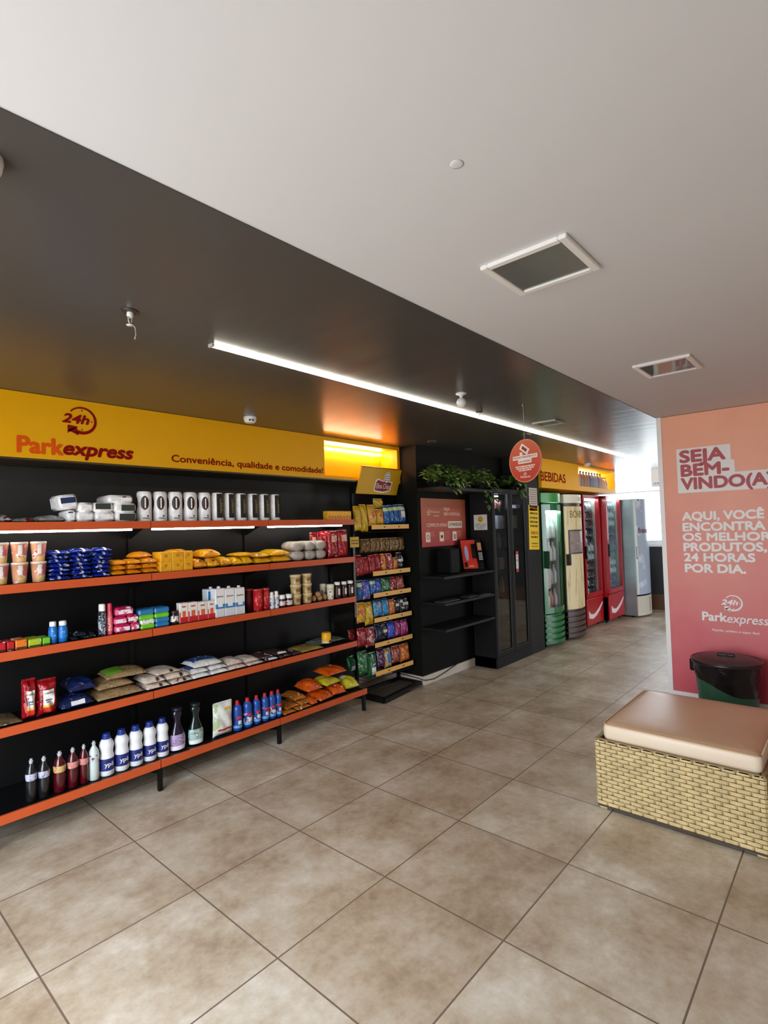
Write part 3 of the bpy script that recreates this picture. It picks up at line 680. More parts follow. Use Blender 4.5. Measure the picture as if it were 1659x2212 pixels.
for i, (u0, u1, zo, lo, up) in enumerate(((304, 336, 0, SG, SW), (336, 367, 0, SB, SB), (300, 334, .063, SG, SB), (334, 367, .063, SG, SB))):
    x, w, _ = fitb(u0, u1, 1340, PY, z+zo); hh = .062 if zo == 0 else .066
    t = thing('sponge_pack', ('sponge pack with white top and green base at shelf level', 'all blue sponge pack at shelf level beside the small label jar', 'upper sponge pack of blue over green by the pink pile', 'upper sponge pack of blue over green by the label jar')[i], 'sponge pack', (x, PY+.05, z+zo), 0, 'wrapped sponge packs')
    w -= .003
    MB().rbox(-w/2, w/2, -.05, .05, 0, hh*.45, .008).build('base_layer', lo, t)
    MB().rbox(-w/2, w/2, -.05, .05, hh*.45, hh-.001, .008).build('top_layer', up, t)
x, r, h = fitc(368, 388, 1319, PY+.02, z)
bottle('coffee_jar', 'small dark jar with pale label beside the sponge packs', 'jar', (x, PY+.03, z), r, h, mat('dark_glass', (40, 26, 26), .2), mat('dark_jar_lid', (54, 34, 36), .4), [(.95, 0), (1, .03), (1, .74), (.9, .82)], .82, .96, (.2, .62), pmat('jar_label', [(226, 220, 214), (60, 40, 44)], 60, .5, 0))
CT = pmat('red_white_carton', [(232, 228, 222), (224, 216, 206)], 30, .45, 0, [((196, 32, 44), (0, 1), (0, .3)), ((214, 96, 60), (.3, .72), (.3, .6)), ((196, 32, 44), (.0, .12), (0, .55))])
for i, (u0, u1, v) in enumerate(((388, 408, 1302), (408, 429, 1300), (429, 450, 1299), (450, 467, 1297))):
    x, w, h = fitb(u0, u1, v, PY, z, 0)
    boxpack('juice_carton', f'red and white cream carton, {ORD[i]} from the dark jar', 'carton', (x, PY+.03, z), w-.003, .05, h-.002, CT, 'row of red and white cartons', lab=(-.25, .2, .78, .84, mat('red_print', (190, 40, 46), .5)), b=.003)
MK = pmat('milk_carton', [(234, 234, 234), (226, 228, 230)], 30, .4, 0, [((52, 128, 186), (0, 1), (.30, .46)), ((214, 218, 222), (0, 1), (0, .3)), ((238, 238, 238), (.25, .75), (.36, .95))])
MKB = pmat('milk_carton_side', [(206, 222, 230), (226, 230, 232)], 20, .4, 0, [((40, 120, 180), (.1, .6), (.5, .92))])
for i, (u0, u1, v, yo) in enumerate(((466, 487, 1267, 0), (487, 509, 1266, 0), (509, 530, 1265, 0), (448, 470, 1268, .075))):
    x, w, h = fitb(u0, u1, v, PY+yo, z, 0)
    t = thing('milk_carton', f'tall white milk carton with blue wave, {ORD[i]} from the red and white cartons' if i < 3 else 'tall blue and white milk carton behind the red and white cartons', 'carton', (x, PY+.035+yo, z), 0, 'tall milk cartons')
    w -= .003; hb_ = h-.014
    MB().rbox(-w/2, w/2, -.034, .034, 0, hb_, .003).build('body', MK if i < 3 else MKB, t)
    MB().lathe([(.012, hb_), (.012, hb_+.012), (.009, hb_+.014)], 12, cx=w*.12).build('cap', WHITE, t, 'auto')
    if i < 3:
        mb = MB(); put_text(mb, 'Italac', -w*.34, w*.34, hb_*.70, hb_*.06, -.0352, bold=.03); mb.build('lettering', INK, t)
RC = pmat('red_can_print', [(192, 26, 36), (170, 16, 28), (226, 150, 130)], 60, .35, 0)
for i, (u0, u1, v) in enumerate(((529, 547, 1272), (545, 567, 1272), (565, 582, 1270))):
    yy = PY+(.05, .0, .0)[i]; x, r, h = fitc(u0, u1, v, yy+.035, z)
    t = thing('red_can', ('dark red can standing back beside the milk', 'red can in the middle of the three', 'red can beside the white bottles')[i], 'can', (x, yy+.035, z), 0, 'red cans on the third shelf')
    MB().lathe([(r*.97, 0), (r*.97, h*.94)], 24).build('body', RC if i else mat('dark_red_can', (104, 22, 26), .4), t, True)
    MB().lathe([(r, h*.94), (r, h*.99), (r*.9, h), (0, h-.003)], 24).build('lid', mat('pink_red_lid', (196, 70, 70), .4), t, 'auto')
for i, (u0, u1, v) in enumerate(((582, 593, 1279), (592, 603, 1277))):
    x, r, h = fitc(u0, u1, v, PY+.02, z)
    bottle('white_small_bottle', f'small white bottle with navy print, {("beside the red cans", "beside the dark jars")[i]}', 'bottle', (x, PY+.025, z), r, h, WHITE, WHITE, [(.95, 0), (1, .03), (1, .74), (.8, .84)], .82, .78, (.15, .65), pmat('navy_white_label', [(214, 218, 228), (40, 60, 120)], 60, .45, 0), group='small white bottles')
for i, (u0, u1, v) in enumerate(((602, 617, 1285), (616, 632, 1283))):
    x, r, h = fitc(u0, u1, v, PY+.02, z)
    bottle('spread_jar', f'low dark jar with white lid, {("beside the white bottles", "beside the tub tower")[i]}', 'jar', (x, PY+.025, z), r*.98, h, mat('dark_jam_glass', (48, 22, 26), .2), WHITE, [(.95, 0), (1, .05), (1, .62), (.9, .7)], .68, .98, (.14, .5), pmat('red_jam_label', [(226, 214, 210), (180, 60, 66)], 60, .45, 0), group='dark jars with white lids')
TB = mat('translucent_tub', (196, 168, 116), .3, var=.2, vs=30); TL = mat('ivory_tub_lid', (214, 194, 146), .4)
hh = (on(652, 1238, 'y', PY+.03).z-z)/3
for i, (u0, u1) in enumerate(((627, 652), (652, 675))):
    x, r, _ = fitc(u0, u1, 1238, PY+.04, z)
    for k in range(3):
        t = thing('snack_tub', f'beige lidded tub, {("bottom", "middle", "top")[k]} one of the stack {("near the dark jars", "near the brown rolls")[i]}', 'tub', (x, PY+.045, z+k*hh), 0, 'stacked beige tubs')
        MB().lathe([(r*.8, 0), (r*.82, .003), (r*.92, hh*.8)], 20).build('tub', TB, t, True)
        MB().lathe([(r*.96, hh*.78), (r*.98, hh*.8), (r*.98, hh*.95), (r*.9, hh-.001), (0, hh-.001)], 20).build('lid', TL, t, 'auto')
        arcpatch(r*.93, hh*.28, hh*.62, -PI/2-.6, -PI/2+.6).build('label', mat('brown_tub_label', (134, 96, 62), .5), t, True)
BR = mat('bread_crust', (176, 132, 84), .7, var=.3, vs=40, bump=.5)
for i, (u0, u1, zo) in enumerate(((674, 688, 0), (686, 700, 0), (699, 711, 0), (681, 696, .03))):
    x, r, _ = fitc(u0, u1, 1290, PY+.03, z)
    o = MB().lathe([(0, 0), (r*.7, .003), (r, .02), (r*.85, .038), (r*.4, .048), (0, .05)], 16).build('bread_roll', BR, None, True); o.location = (x, PY+.05, z+zo)
    tag(o, ('brown bread roll beside the tub stack', 'brown bread roll in the middle of the low heap', 'brown bread roll beside the white cup', 'brown bread roll resting on the others')[i], 'bread', 'small heap of brown rolls')
for i, (u0, u1, v, yo) in enumerate(((692, 706, 1261, .08), (705, 723, 1262, .0))):
    x, r, h = fitc(u0, u1, v, PY+yo+.02, z)
    bottle('white_jar', f'creamy white jar {("standing behind the brown rolls", "beside the brown capped bottles")[i]}', 'jar', (x, PY+yo+.03, z), r, h, mat('cream_plastic', (222, 210, 184), .4), mat('cream_jar_lid', (232, 222, 200), .4), [(.8, 0), (.84, .03), (.98, .8)], .8, 1.0, (.15, .6), pmat('cream_label', [(226, 216, 196), (90, 70, 60)], 50, .5, 0), group='creamy white jars')
for i, (u0, u1, v) in enumerate(((722, 736, 1257), (737, 750, 1256), (750, 764, 1254))):
    x, r, h = fitc(u0, u1, v, PY+.02, z)
    bottle('chocolate_drink', f'dark brown drink bottle with white cap and round label, {ORD[i]} from the white jar', 'bottle', (x, PY+.025, z), r, h, mat('chocolate_plastic', (54, 24, 24), .35), WHITE, [(.92, 0), (1, .04), (1, .7), (.85, .82)], .82, .92, (.2, .62), pmat('brown_round_label', [(62, 30, 28), (62, 30, 28)], 40, .4, 0, [((222, 214, 206), (.3, .7), (.05, .95))]), group='dark brown drink bottles')

# ---- fourth tier
z = TOPS[3]
def lay(name, label, cat, u0, u1, zo, hh, d, m, seed, y=PY, rz=0, tilt=0, group=None, lab=None, wr=.14):
    a, c_ = ux(u0, y, z+.03), ux(u1, y, z+.03)
    return bag(name, label, cat, ((a+c_)/2, y+d/2, z+zo), c_-a, d, hh, m, seed, rz, tilt, group, lab, wr=wr)
BEAN = pmat('clear_bean_film', [(150, 122, 84), (120, 96, 66), (196, 180, 140), (90, 66, 50)], 34, .2, .6)
lay('dry_food_bag', 'flat clear bag of dark dry food at the start of the fourth shelf', 'bag', -6, 66, 0, .03, .22, pmat('dull_film', [(96, 80, 56), (70, 58, 42), (150, 140, 110)], 20, .25, .6), 151)
RP = pmat('ketchup_film', [(150, 18, 26), (120, 10, 18), (206, 96, 96)], 16, .2, .6)
KL = pmat('ketchup_label', [(232, 228, 222), (226, 222, 216)], 30, .4, 0, [((206, 60, 44), (0, 1), (.0, .24)), ((232, 190, 80), (0, 1), (.24, .34)), ((70, 90, 130), (.2, .8), (.52, .58)), ((70, 90, 130), (.25, .75), (.44, .48))])
for i, (u0, u1, v) in enumerate(((36, 84, 1470), (82, 131, 1468))):
    x, w, h = fitb(u0, u1, v, PY, z)
    t = pouch('sauce_pouch', f'red standing sauce pouch with white label, {("by the flat clear bag", "by the navy bags")[i]}', 'pouch', (x, PY+.04, z), w*.98, h-.006, .085, RP, 152+i, group='red sauce pouches', lab=(KL, (.26, .8, .08, .74)))
    mb = MB(); put_text(mb, 'HEINZ', -w*.2, w*.26, h*.62, h*.055, -.048, bold=.03); mb.build('lettering', INK, t)
NV = pmat('navy_film', [(20, 32, 74), (12, 20, 50), (60, 76, 130), (150, 80, 80)], 18, .2, .7)
lay('navy_bag', 'navy blue bag lying in front beside the sauce pouches', 'bag', 128, 215, 0, .085, .2, NV, 160, rz=.06, group='navy blue bags', lab=(WLAB, (.3, .7, .0, .06)))
lay('navy_bag', 'navy blue bag leaning on top towards the bean bags', 'bag', 150, 224, .085, .07, .18, NV, 161, y=PY+.05, tilt=.1, group='navy blue bags')
lay('bean_bag', 'clear bag of beige beans at the bottom beside the navy bags', 'bag', 206, 318, 0, .055, .26, BEAN, 162, group='clear bags of beige beans')
lay('bean_bag', 'clear bag of beige beans with dull green panel in the middle of the pile', 'bag', 195, 292, .055, .06, .24, BEAN, 163, y=PY+.04, group='clear bags of beige beans', lab=(mat('dull_green_print', (90, 104, 50), .4), (.35, .75, .25, .95)))
lay('bean_bag', 'clear bag of beige beans with bright green panel on top', 'bag', 236, 326, .11, .05, .22, BEAN, 164, y=PY+.03, rz=-.1, group='clear bags of beige beans', lab=(mat('bright_green_print', (104, 160, 44), .4), (.05, .42, .1, .9)))
RICE = pmat('pinkish_rice_film', [(216, 200, 184), (196, 176, 160), (236, 228, 216), (120, 80, 76)], 24, .22, .6)
for i, (u0, u1, zo, hh) in enumerate(((318, 372, 0, .04), (368, 420, 0, .04), (312, 366, .04, .045), (356, 414, .04, .05), (338, 392, .085, .03))):
    lay('rice_bag', ('cream rice bag at shelf level beside the beans', 'cream rice bag at shelf level beside the blue topped bags', 'cream rice bag in the second layer beside the beans', 'cream rice bag in the second layer near the blue topped bags', 'cream rice bag lying highest in its heap')[i], 'rice bag', u0, u1, zo, hh, .22, RICE, 170+i, rz=.04*math.sin(i*2), group='cream rice bags', lab=(DK, (.55, .68, .02, .08)))
WB = pmat('white_salt_film', [(228, 226, 222), (206, 204, 204), (240, 238, 236)], 20, .25, .5); BT = pmat('blue_top_print', [(44, 72, 128), (28, 50, 96), (200, 206, 220)], 30, .3, 0)
for i, (u0, u1, zo, hh) in enumerate(((416, 458, 0, .036), (456, 498, 0, .036), (414, 454, .036, .036), (454, 494, .036, .032), (422, 484, .07, .05))):
    lay('sugar_bag', ('white bag at shelf level beside the rice', 'white bag at shelf level beside the pinkish bags', 'white bag with blue top in the second layer by the rice', 'white bag with blue top in the second layer by the pinkish bags', 'white bag with large blue top lying highest')[i], 'bag', u0, u1, zo, hh, .21, WB, 180+i, rz=.05*math.sin(i*3), group='white bags with blue tops', lab=(BT, (.1, .9, .25, .98)))
FL = pmat('pinkish_flour_film', [(220, 202, 190), (190, 160, 150), (236, 224, 214), (150, 110, 110)], 20, .25, .6)
for i, (u0, u1, zo, hh) in enumerate(((496, 536, 0, .035), (534, 574, 0, .032), (494, 532, .035, .045), (526, 570, .033, .035))):
    lay('flour_pack', ('pinkish pack at shelf level by the white bags', 'pinkish pack at shelf level near the shelf joint', 'pinkish pack upper layer by the white bags', 'pinkish pack upper layer near the shelf joint')[i], 'pack', u0, u1, zo, hh, .2, FL, 190+i, rz=.06*math.sin(i*2), group='pinkish flour packs')
DW = pmat('dark_white_film', [(70, 48, 48), (50, 34, 36), (216, 206, 200), (120, 96, 90)], 16, .25, .5)
for i, (u0, u1, zo, hh) in enumerate(((570, 604, 0, .03), (602, 632, 0, .032), (556, 596, .03, .03), (590, 622, .032, .028), (630, 656, 0, .028))):
    lay('coffee_pack', ('dark and white pack at shelf level beside the pinkish packs', 'dark and white pack at shelf level past the joint', 'dark pack lying over the joint in the upper layer', 'dark pack in the upper layer with white front', 'dark brown flat pack beside the yellow bag')[i], 'pack', u0, u1, zo, hh, .19, DW, 200+i, rz=.08*math.sin(i*2), group='dark and white packs', lab=(WLAB, (.3, .9, .0, .1)) if i in (0, 3) else None)
lay('pasta_bag', 'flat yellowish pasta bag between the dark packs and the yellow can', 'bag', 640, 702, 0, .03, .22, pmat('yellow_pasta_film', [(150, 128, 66), (206, 170, 50), (110, 90, 50), (226, 214, 180)], 18, .25, .5), 210)
lay('grain_bag', 'grey green flat bag behind the yellow can', 'bag', 684, 748, 0, .04, .18, pmat('grey_green_film', [(92, 104, 92), (70, 80, 72), (140, 150, 140)], 16, .25, .5), 211, y=PY+.09)
x, r, h = fitc(697, 718, 1366, PY+.02, z)
bottle('yellow_can', 'yellow can standing on the fourth shelf', 'can', (x, PY+.035, z+.031), r, h-.031, pmat('yellow_can_print', [(240, 178, 14), (230, 160, 10)], 30, .35, 0, [((222, 214, 200), (0, 1), (.02, .22)), ((90, 60, 40), (.4, .8), (.06, .3))]), mat('amber_lid', (232, 168, 20), .4), [(.94, 0), (1, .03), (1, .85), (.92, .9)], .88, .94)

# ---- bottom tier
z = ZB; PB = BF+.02
dets = [(55, 81, 1639, 0), (82, 109, 1634, 0), (115, 144, 1623, 1), (145, 171, 1615, 1), (171, 194, 1608, 1), (190, 216, 1601, 2)]
DETP = [(.88, 0), (1, .02), (1, .40), (.92, .5), (1, .58), (1, .64), (.9, .74), (.55, .83), (.36, .87), (.34, .885)]
dcol = [clearmat('smoky_clear_plastic', (24, 25, 28), .88, .08), clearmat('wine_red_soap', (78, 8, 18), .92, .1), mat('pearly_soap', (200, 212, 208), .25, coat=.5)]
dlab = [pmat('violet_white_label', [(190, 190, 214), (100, 100, 150), (226, 226, 236)], 50, .4, 0), pmat('rose_label', [(206, 130, 126), (226, 200, 180), (150, 40, 50)], 50, .4, 0), pmat('grey_label', [(200, 206, 206), (70, 70, 90)], 46, .4, 0)]
CLR = clearmat('clear_cap', (205, 205, 212), .8, .15)
for i, (u0, u1, v, k) in enumerate(dets):
    x, r, h = fitc(u0, u1, v, PB+.04, z)
    bottle('dish_soap_bottle', ('smoky clear dish soap bottle, first of the row', 'smoky clear dish soap bottle beside the red ones', 'wine red dish soap bottle with gold label', 'wine red dish soap bottle with pink label, middle of the red ones', 'wine red dish soap bottle beside the pearly one', 'pearly white dish soap bottle beside the big bleach bottles')[i], 'bottle',
           (x, PB+.045, z), r*.96, h, dcol[k], CLR, DETP, .87, .42, (.50, .66), dlab[k] if i != 2 else pmat('gold_label', [(206, 170, 110), (140, 60, 40), (226, 206, 160)], 50, .4, 0), group='row of dish soap bottles', capprof=[(.8, 0), (.8, .45), (1, .5), (1, .62), (.62, .7), (.62, 1)])
BLP = [(.93, 0), (1, .02), (1, .40), (.98, .44), (.90, .52), (.86, .57), (.93, .64), (.99, .70), (.98, .74), (.88, .80), (.68, .855), (.56, .875)]
BLE = mat('bleach_white_plastic', (232, 234, 238), .35, coat=.3); BCAP = mat('royal_blue_cap', (28, 50, 130), .4); BLAB = pmat('royal_blue_label', [(28, 42, 116), (22, 34, 96)], 20, .4, 0)
for i, (u0, u1, v) in enumerate(((214, 248, 1584), (247, 280, 1575), (278, 310, 1567), (309, 339, 1559), (337, 366, 1551))):
    x, r, h = fitc(u0, u1, v, PB+.05, z)
    bottle('bleach_bottle', f'white bleach bottle with blue cap and blue label, {ORD[i]} from the pearly soap bottle', 'bottle', (x, PB+.055, z), r*.98, h, BLE, BCAP, BLP, .86, .58, (.13, .42), BLAB, group='row of bleach bottles', text='ypê', textm=WHITE, capprof=[(1, 0), (1, .55), (.9, .62), (.86, 1)])
SPP = [(.8, 0), (.92, .03), (1, .2), (.98, .3), (.8, .45), (.52, .58), (.42, .66), (.46, .74), (.62, .82), (.66, .87), (.5, .92), (.36, .94)]
for i, (u0, u1, v, rgb, lb, nm) in enumerate(((366, 402, 1527, (26, 17, 40), [(170, 150, 190), (120, 60, 120), (226, 216, 230)], 'dark purple'), (406, 441, 1517, (9, 30, 26), [(170, 196, 190), (80, 120, 110), (224, 232, 228)], 'dark green'))):
    x, r, h = fitc(u0, u1, v, PB+.05, z)
    bottle('cleaner_bottle', f'{nm} waisted cleaner bottle with pale label and broad head', 'bottle', (x, PB+.055, z), r, h, clearmat(nm.replace(' ', '_')+'_clear_plastic', rgb, .93, .08), mat(nm.replace(' ', '_')+'_cap', tuple(c//2+14 for c in rgb), .35), SPP, .935, .62, (.03, .38), pmat(nm.replace(' ', '_')+'_label', lb, 34, .35, 0, [(tuple(min(255, c+20) for c in lb[2]), (0, 1), (0, .28))]), sy=.7, group='waisted cleaner bottles')
a, c_ = ux(466, PB, z+.1), ux(508, PB, z+.1); h = on(487, 1517, 'y', PB).z-z
t = pouch('refill_pouch', 'white standing refill pouch with pale green leaf print beside the blue bottles', 'pouch', ((a+c_)/2, PB+.04, z), c_-a, h-.006, .07, pmat('white_refill_film', [(228, 230, 222), (222, 226, 214), (176, 196, 150), (206, 196, 120)], 9, .25, .3, [((190, 50, 50), (.2, .9), (.18, .24)), ((236, 190, 60), (.5, .85), (.78, .86))]), 230, lean=.03)
BLB = mat('cobalt_bottle_plastic', (24, 74, 160), .35, coat=.3); RCP = mat('red_cap', (196, 40, 48), .4)
BLBP = [(.9, 0), (1, .03), (1, .55), (.96, .62), (1, .68), (.98, .75), (.8, .82), (.45, .875), (.4, .89)]
BLL = pmat('blue_swirl_label', [(28, 60, 140), (190, 206, 230), (206, 60, 70)], 26, .35, 0, [((206, 50, 60), (.2, .7), (.75, .98)), ((110, 170, 220), (0, 1), (.0, .22)), ((222, 226, 236), (.3, .72), (.3, .62))])
for i, (u0, u1, v) in enumerate(((503, 524, 1513), (525, 546, 1507), (546, 564, 1502), (564, 582, 1497), (579, 597, 1493), (594, 611, 1489))):
    x, r, h = fitc(u0, u1, v, PB+.04, z)
    bottle('cleaner_bottle', f'blue bottle with red cap, {ORD[i]} from the white refill pouch', 'bottle', (x, PB+.045, z), r*.98, h, BLB, RCP, BLBP, .87, .5, (.1, .5), BLL, group='row of blue bottles with red caps', capprof=[(1, 0), (1, .25), (.8, .3), (.8, 1)])
PASTA = pmat('amber_pasta_film', [(184, 110, 40), (150, 80, 26), (220, 170, 96), (240, 220, 180)], 22, .2, .5)
for i, (u0, u1, zo, hh, yo) in enumerate(((613, 646, 0, .025, 0), (640, 676, 0, .03, .0), (618, 654, .025, .03, .03), (646, 684, .03, .03, .02), (640, 676, .06, .05, .06))):
    a, c_ = ux(u0, PB+yo, z+zo), ux(u1, PB+yo, z+zo)
    bag('toast_bag', ('amber bag of toasts at shelf level next to the blue bottles', 'amber bag of toasts at shelf level next to the orange nets', 'amber bag in the second layer near the blue bottles', 'amber bag in the second layer near the nets', 'amber bag crowning the toast heap')[i], 'bag', ((a+c_)/2, PB+yo+.11, z+zo), c_-a, .22, hh, PASTA, 240+i, .08*math.sin(i), group='amber toast bags', wr=.25)
ORN = pmat('orange_net_film', [(206, 84, 16), (186, 64, 12), (230, 140, 70), (244, 214, 190)], 20, .22, .8)
LIM = pmat('lime_film', [(196, 186, 40), (170, 150, 40), (226, 220, 110), (240, 236, 214)], 15, .22, .6)
for i, (u0, u1, zo, hh, yo, m_, lb) in enumerate(((674, 692, .0, .07, -.005, ORN, 'small orange bag at the front of the heap'), (684, 730, 0, .09, .0, ORN, 'orange bag at shelf level in the middle of the heap'), (718, 754, 0, .09, .01, ORN, 'orange bag at shelf level toward the shelf end'), (658, 704, .075, .085, .05, ORN, 'brownish orange bag lying on the inner side of the heap'), (690, 738, .09, .07, .04, LIM, 'lime and white bag lying across the middle of the heap'), (748, 779, .0, .10, .03, LIM, 'lime yellow bag standing out at the shelf end'), (708, 752, .155, .06, .06, ORN, 'orange bag on the very top of the heap'))):
    a, c_ = ux(u0, PB+yo, z+zo), ux(u1, PB+yo, z+zo)
    bag('crisp_bag', lb, 'bag', ((a+c_)/2, PB+yo+.10, z+zo+.010), c_-a, .19, hh, m_, 260+i, .15*math.sin(i*2.1), tilt=.08, group='orange and lime bags on the bottom shelf', wr=.2)

# neighbours that touch: take them in a little so that no pack cuts into the next one
def settle(tops, rounds=6, least=.62, drop=False):
    bpy.context.view_layer.update()
    L_ = []
    for o in tops:
        ms = [c for c in [o]+list(o.children_recursive) if c.type == 'MESH']
        P = [c.matrix_world @ Vector(q) for c in ms for q in c.bound_box]
        lo = [min(p[i] for p in P) for i in range(3)]; hi = [max(p[i] for p in P) for i in range(3)]
        L_.append([o, lo, hi, [1, 1, 1]])
    for _ in range(rounds):
        for i, A in enumerate(L_):
            for B in L_[i+1:]:
                ov = [min(A[2][k], B[2][k])-max(A[1][k], B[1][k]) for k in range(3)]
                if min(ov) <= .0012: continue
                k = min((0, 1, 2), key=lambda q: ov[q]/min(A[2][q]-A[1][q], B[2][q]-B[1][q]))
                for a, b in ((A, B), (B, A)):
                    e = ov[k]/2+.0004; low = (a[1][k]+a[2][k]) < (b[1][k]+b[2][k])
                    size = a[2][k]-a[1][k]
                    if k == 2 and not low:                     # the upper one keeps its size and rides up
                        continue
                    f_ = (size-(e if k != 2 else 2*e))/size
                    if a[3][k]*f_ < least: continue
                    a[3][k] *= f_
                    if low: a[2][k] -= e if k != 2 else 2*e
                    else: a[1][k] += e
    for o, lo, hi, sc_ in L_:
        ms = [c for c in [o]+list(o.children_recursive) if c.type == 'MESH']
        P = [c.matrix_world @ Vector(q) for c in ms for q in c.bound_box]
        if sc_ == [1, 1, 1]: continue
        for k in range(3):
            l0, h0 = min(p[k] for p in P), max(p[k] for p in P)
            o.scale[k] *= sc_[k]
            o.location[k] = lo[k]+(o.location[k]-l0)*sc_[k]
    if not drop: return
    bpy.context.view_layer.update()
    R_ = []
    for o, *_q in L_:
        ms = [c for c in [o]+list(o.children_recursive) if c.type == 'MESH']
        P = [c.matrix_world @ Vector(q) for c in ms for q in c.bound_box]
        R_.append([o, [min(p[i] for p in P) for i in range(3)], [max(p[i] for p in P) for i in range(3)]])
    R_.sort(key=lambda r: r[1][2])
    for k, (o, lo, hi) in enumerate(R_):                       # whatever lies on others comes down onto them
        best = None
        for p, l2, h2 in R_[:k]:
            ax, ay = min(hi[0], h2[0])-max(lo[0], l2[0]), min(hi[1], h2[1])-max(lo[1], l2[1])
            if ax > .008 and ay > .008 and ax*ay > .18*(hi[0]-lo[0])*(hi[1]-lo[1]) and h2[2] < lo[2]+.03: best = max(best or -9, h2[2])
        shelf = max(q for q in TOPS+[ZB] if q < lo[2]+.01)
        if lo[2]-shelf < .012: continue
        dz = lo[2]-((best if best is not None else shelf)-.002)
        if 0 < dz < .12: o.location.z -= dz; lo[2] -= dz; hi[2] -= dz
settle([o for o in C.objects if o.parent is None and o.get('category') and o.name.split('.')[0] not in ('sign_fascia', 'shelving_unit')], drop=True)
# ================================================================== SNACK RACK
rk = thing('snack_rack', 'tall black wire snack rack with ochre price strips and yellow header board', 'rack', (3.92, 3.62, 0))
rx, ry = 3.92, 3.62
K = lambda mb, name, m, s=False: mb.build(name, m, rk, s)
K(MB().box(-.32, -.285, -.36, 0, 0, .045).box(.30, .335, -.30, 0, 0, .045).prism([(-.32, -.38), (-.285, -.34), (.30, -.26), (.335, -.30)], 0, .045).box(-.32, .335, -.03, 0, 0, .045), 'base_frame', BLACKMETAL)
K(MB().box(-.285, .30, -.33, -.03, .012, .018), 'base_tray', mat('dusty_grey_board', (84, 74, 64), .7))
for s in (-1, 1): K(MB().box(s*.30-.012, s*.30+.012, -.03, 0, .04, 1.98), 'upright', BLACKMETAL)
TZ = [1.578, 1.146, .945, .717, .488, .228]
for k, zt in enumerate(TZ):
    mb = MB()
    for i in range(9): mb.tube([(-.36+.0812*i, 3.405-ry, zt-.048), (-.36+.0812*i, -.034, zt-.048)], .002, 5)
    mb.tube([(-.36, 3.405-ry, zt-.048), (.29, 3.405-ry, zt-.048)], .004, 6); mb.tube([(-.36, -.034, zt-.048), (.29, -.034, zt-.048)], .004, 6)
    K(mb, 'wire_tray', BLACKMETAL)
    a, b_ = 3.655-rx, 4.20-rx
    K(MB().box(a, b_, 3.388-ry, 3.392-ry, zt-.021, zt+.021), 'price_strip', LABELWOOD)
mb = MB(); rnd = random.Random(5)
for zt in TZ:
    for t_ in (.33, .72): mb.box(a+(b_-a)*t_-.012, a+(b_-a)*t_+.012, 3.3868-ry, 3.388-ry, zt-.006, zt+.004)
K(mb, 'price_print', INK)
K(MB().tube([(-.29, -.06, 1.47), (.29, -.06, 1.47)], .005, 6), 'hanging_rail', BLACKMETAL)
hd = MB(); th = math.atan2(3.54-3.46, 2.146-1.897); hh = math.hypot(.08, .249)
HM = Matrix.Translation((0, 3.54-ry, 1.897)) @ Matrix.Rotation(th, 4, 'X')
hd.rbox(-.30, .285, 0, .018, 0, hh, .003, 0, HM); K(hd, 'header_board', mat('mustard_board', (206, 160, 14), .45))
K(MB().box(-.297, .282, -.0005, .02, hh, hh+.006, 0, HM), 'header_edge', mat('rust_edge', (120, 60, 24), .5))
# round-topped crisps emblem with red ribbon
def ell(cx, cz, a, b, y, n=24): return [(cx+a*math.cos(2*PI*i/n), y, cz+b*math.sin(2*PI*i/n)) for i in range(n)], [tuple(range(n))]
RIB = [(-.115, .03), (-.10, .022), (.0, .012), (.09, .026), (.105, .05), (.112, .105), (.05, .112), (-.02, .112), (-.09, .128), (-.112, .105)]
def grow(pts, k): 
    cx_ = sum(p[0] for p in pts)/len(pts); cz_ = sum(p[1] for p in pts)/len(pts)
    return [(cx_+(x-cx_)*(1+k*.9), cz_+(z_-cz_)*(1+k*1.8)) for x, z_ in pts]
HS = HM @ Matrix.Translation((.05, 0, .02))
mb = MB(); g_ = grow(RIB, .13); mb.add([(x, -.0015, z_) for x, z_ in g_], [tuple(range(len(g_)))], 0, HS); mb.add(*ell(.035, .15, .046, .062, -.0015), 0, HS); K(mb, 'emblem_outline', WHITE)
mb = MB(); mb.add([(x, -.0025, z_) for x, z_ in RIB], [tuple(range(len(RIB)))], 0, HS); mb.add(*ell(.035, .15, .038, .053, -.0025), 0, HS); K(mb, 'emblem_ribbon', mat('emblem_red', (140, 22, 26), .5))
mb = MB(); mb.add(*ell(.035, .15, .033, .047, -.0035), 0, HS); put_text(mb, 'Elma Chips', -.101, .099, .043, .050, -.0035, bold=0, M=HS); K(mb, 'emblem_letters', WHITE)
mb = MB()
for k in range(3): mb.box(.01, .06, -.0045, -.0038, .125+.02*k, .13+.02*k, 0, HS)
K(mb, 'emblem_stripes', INK)
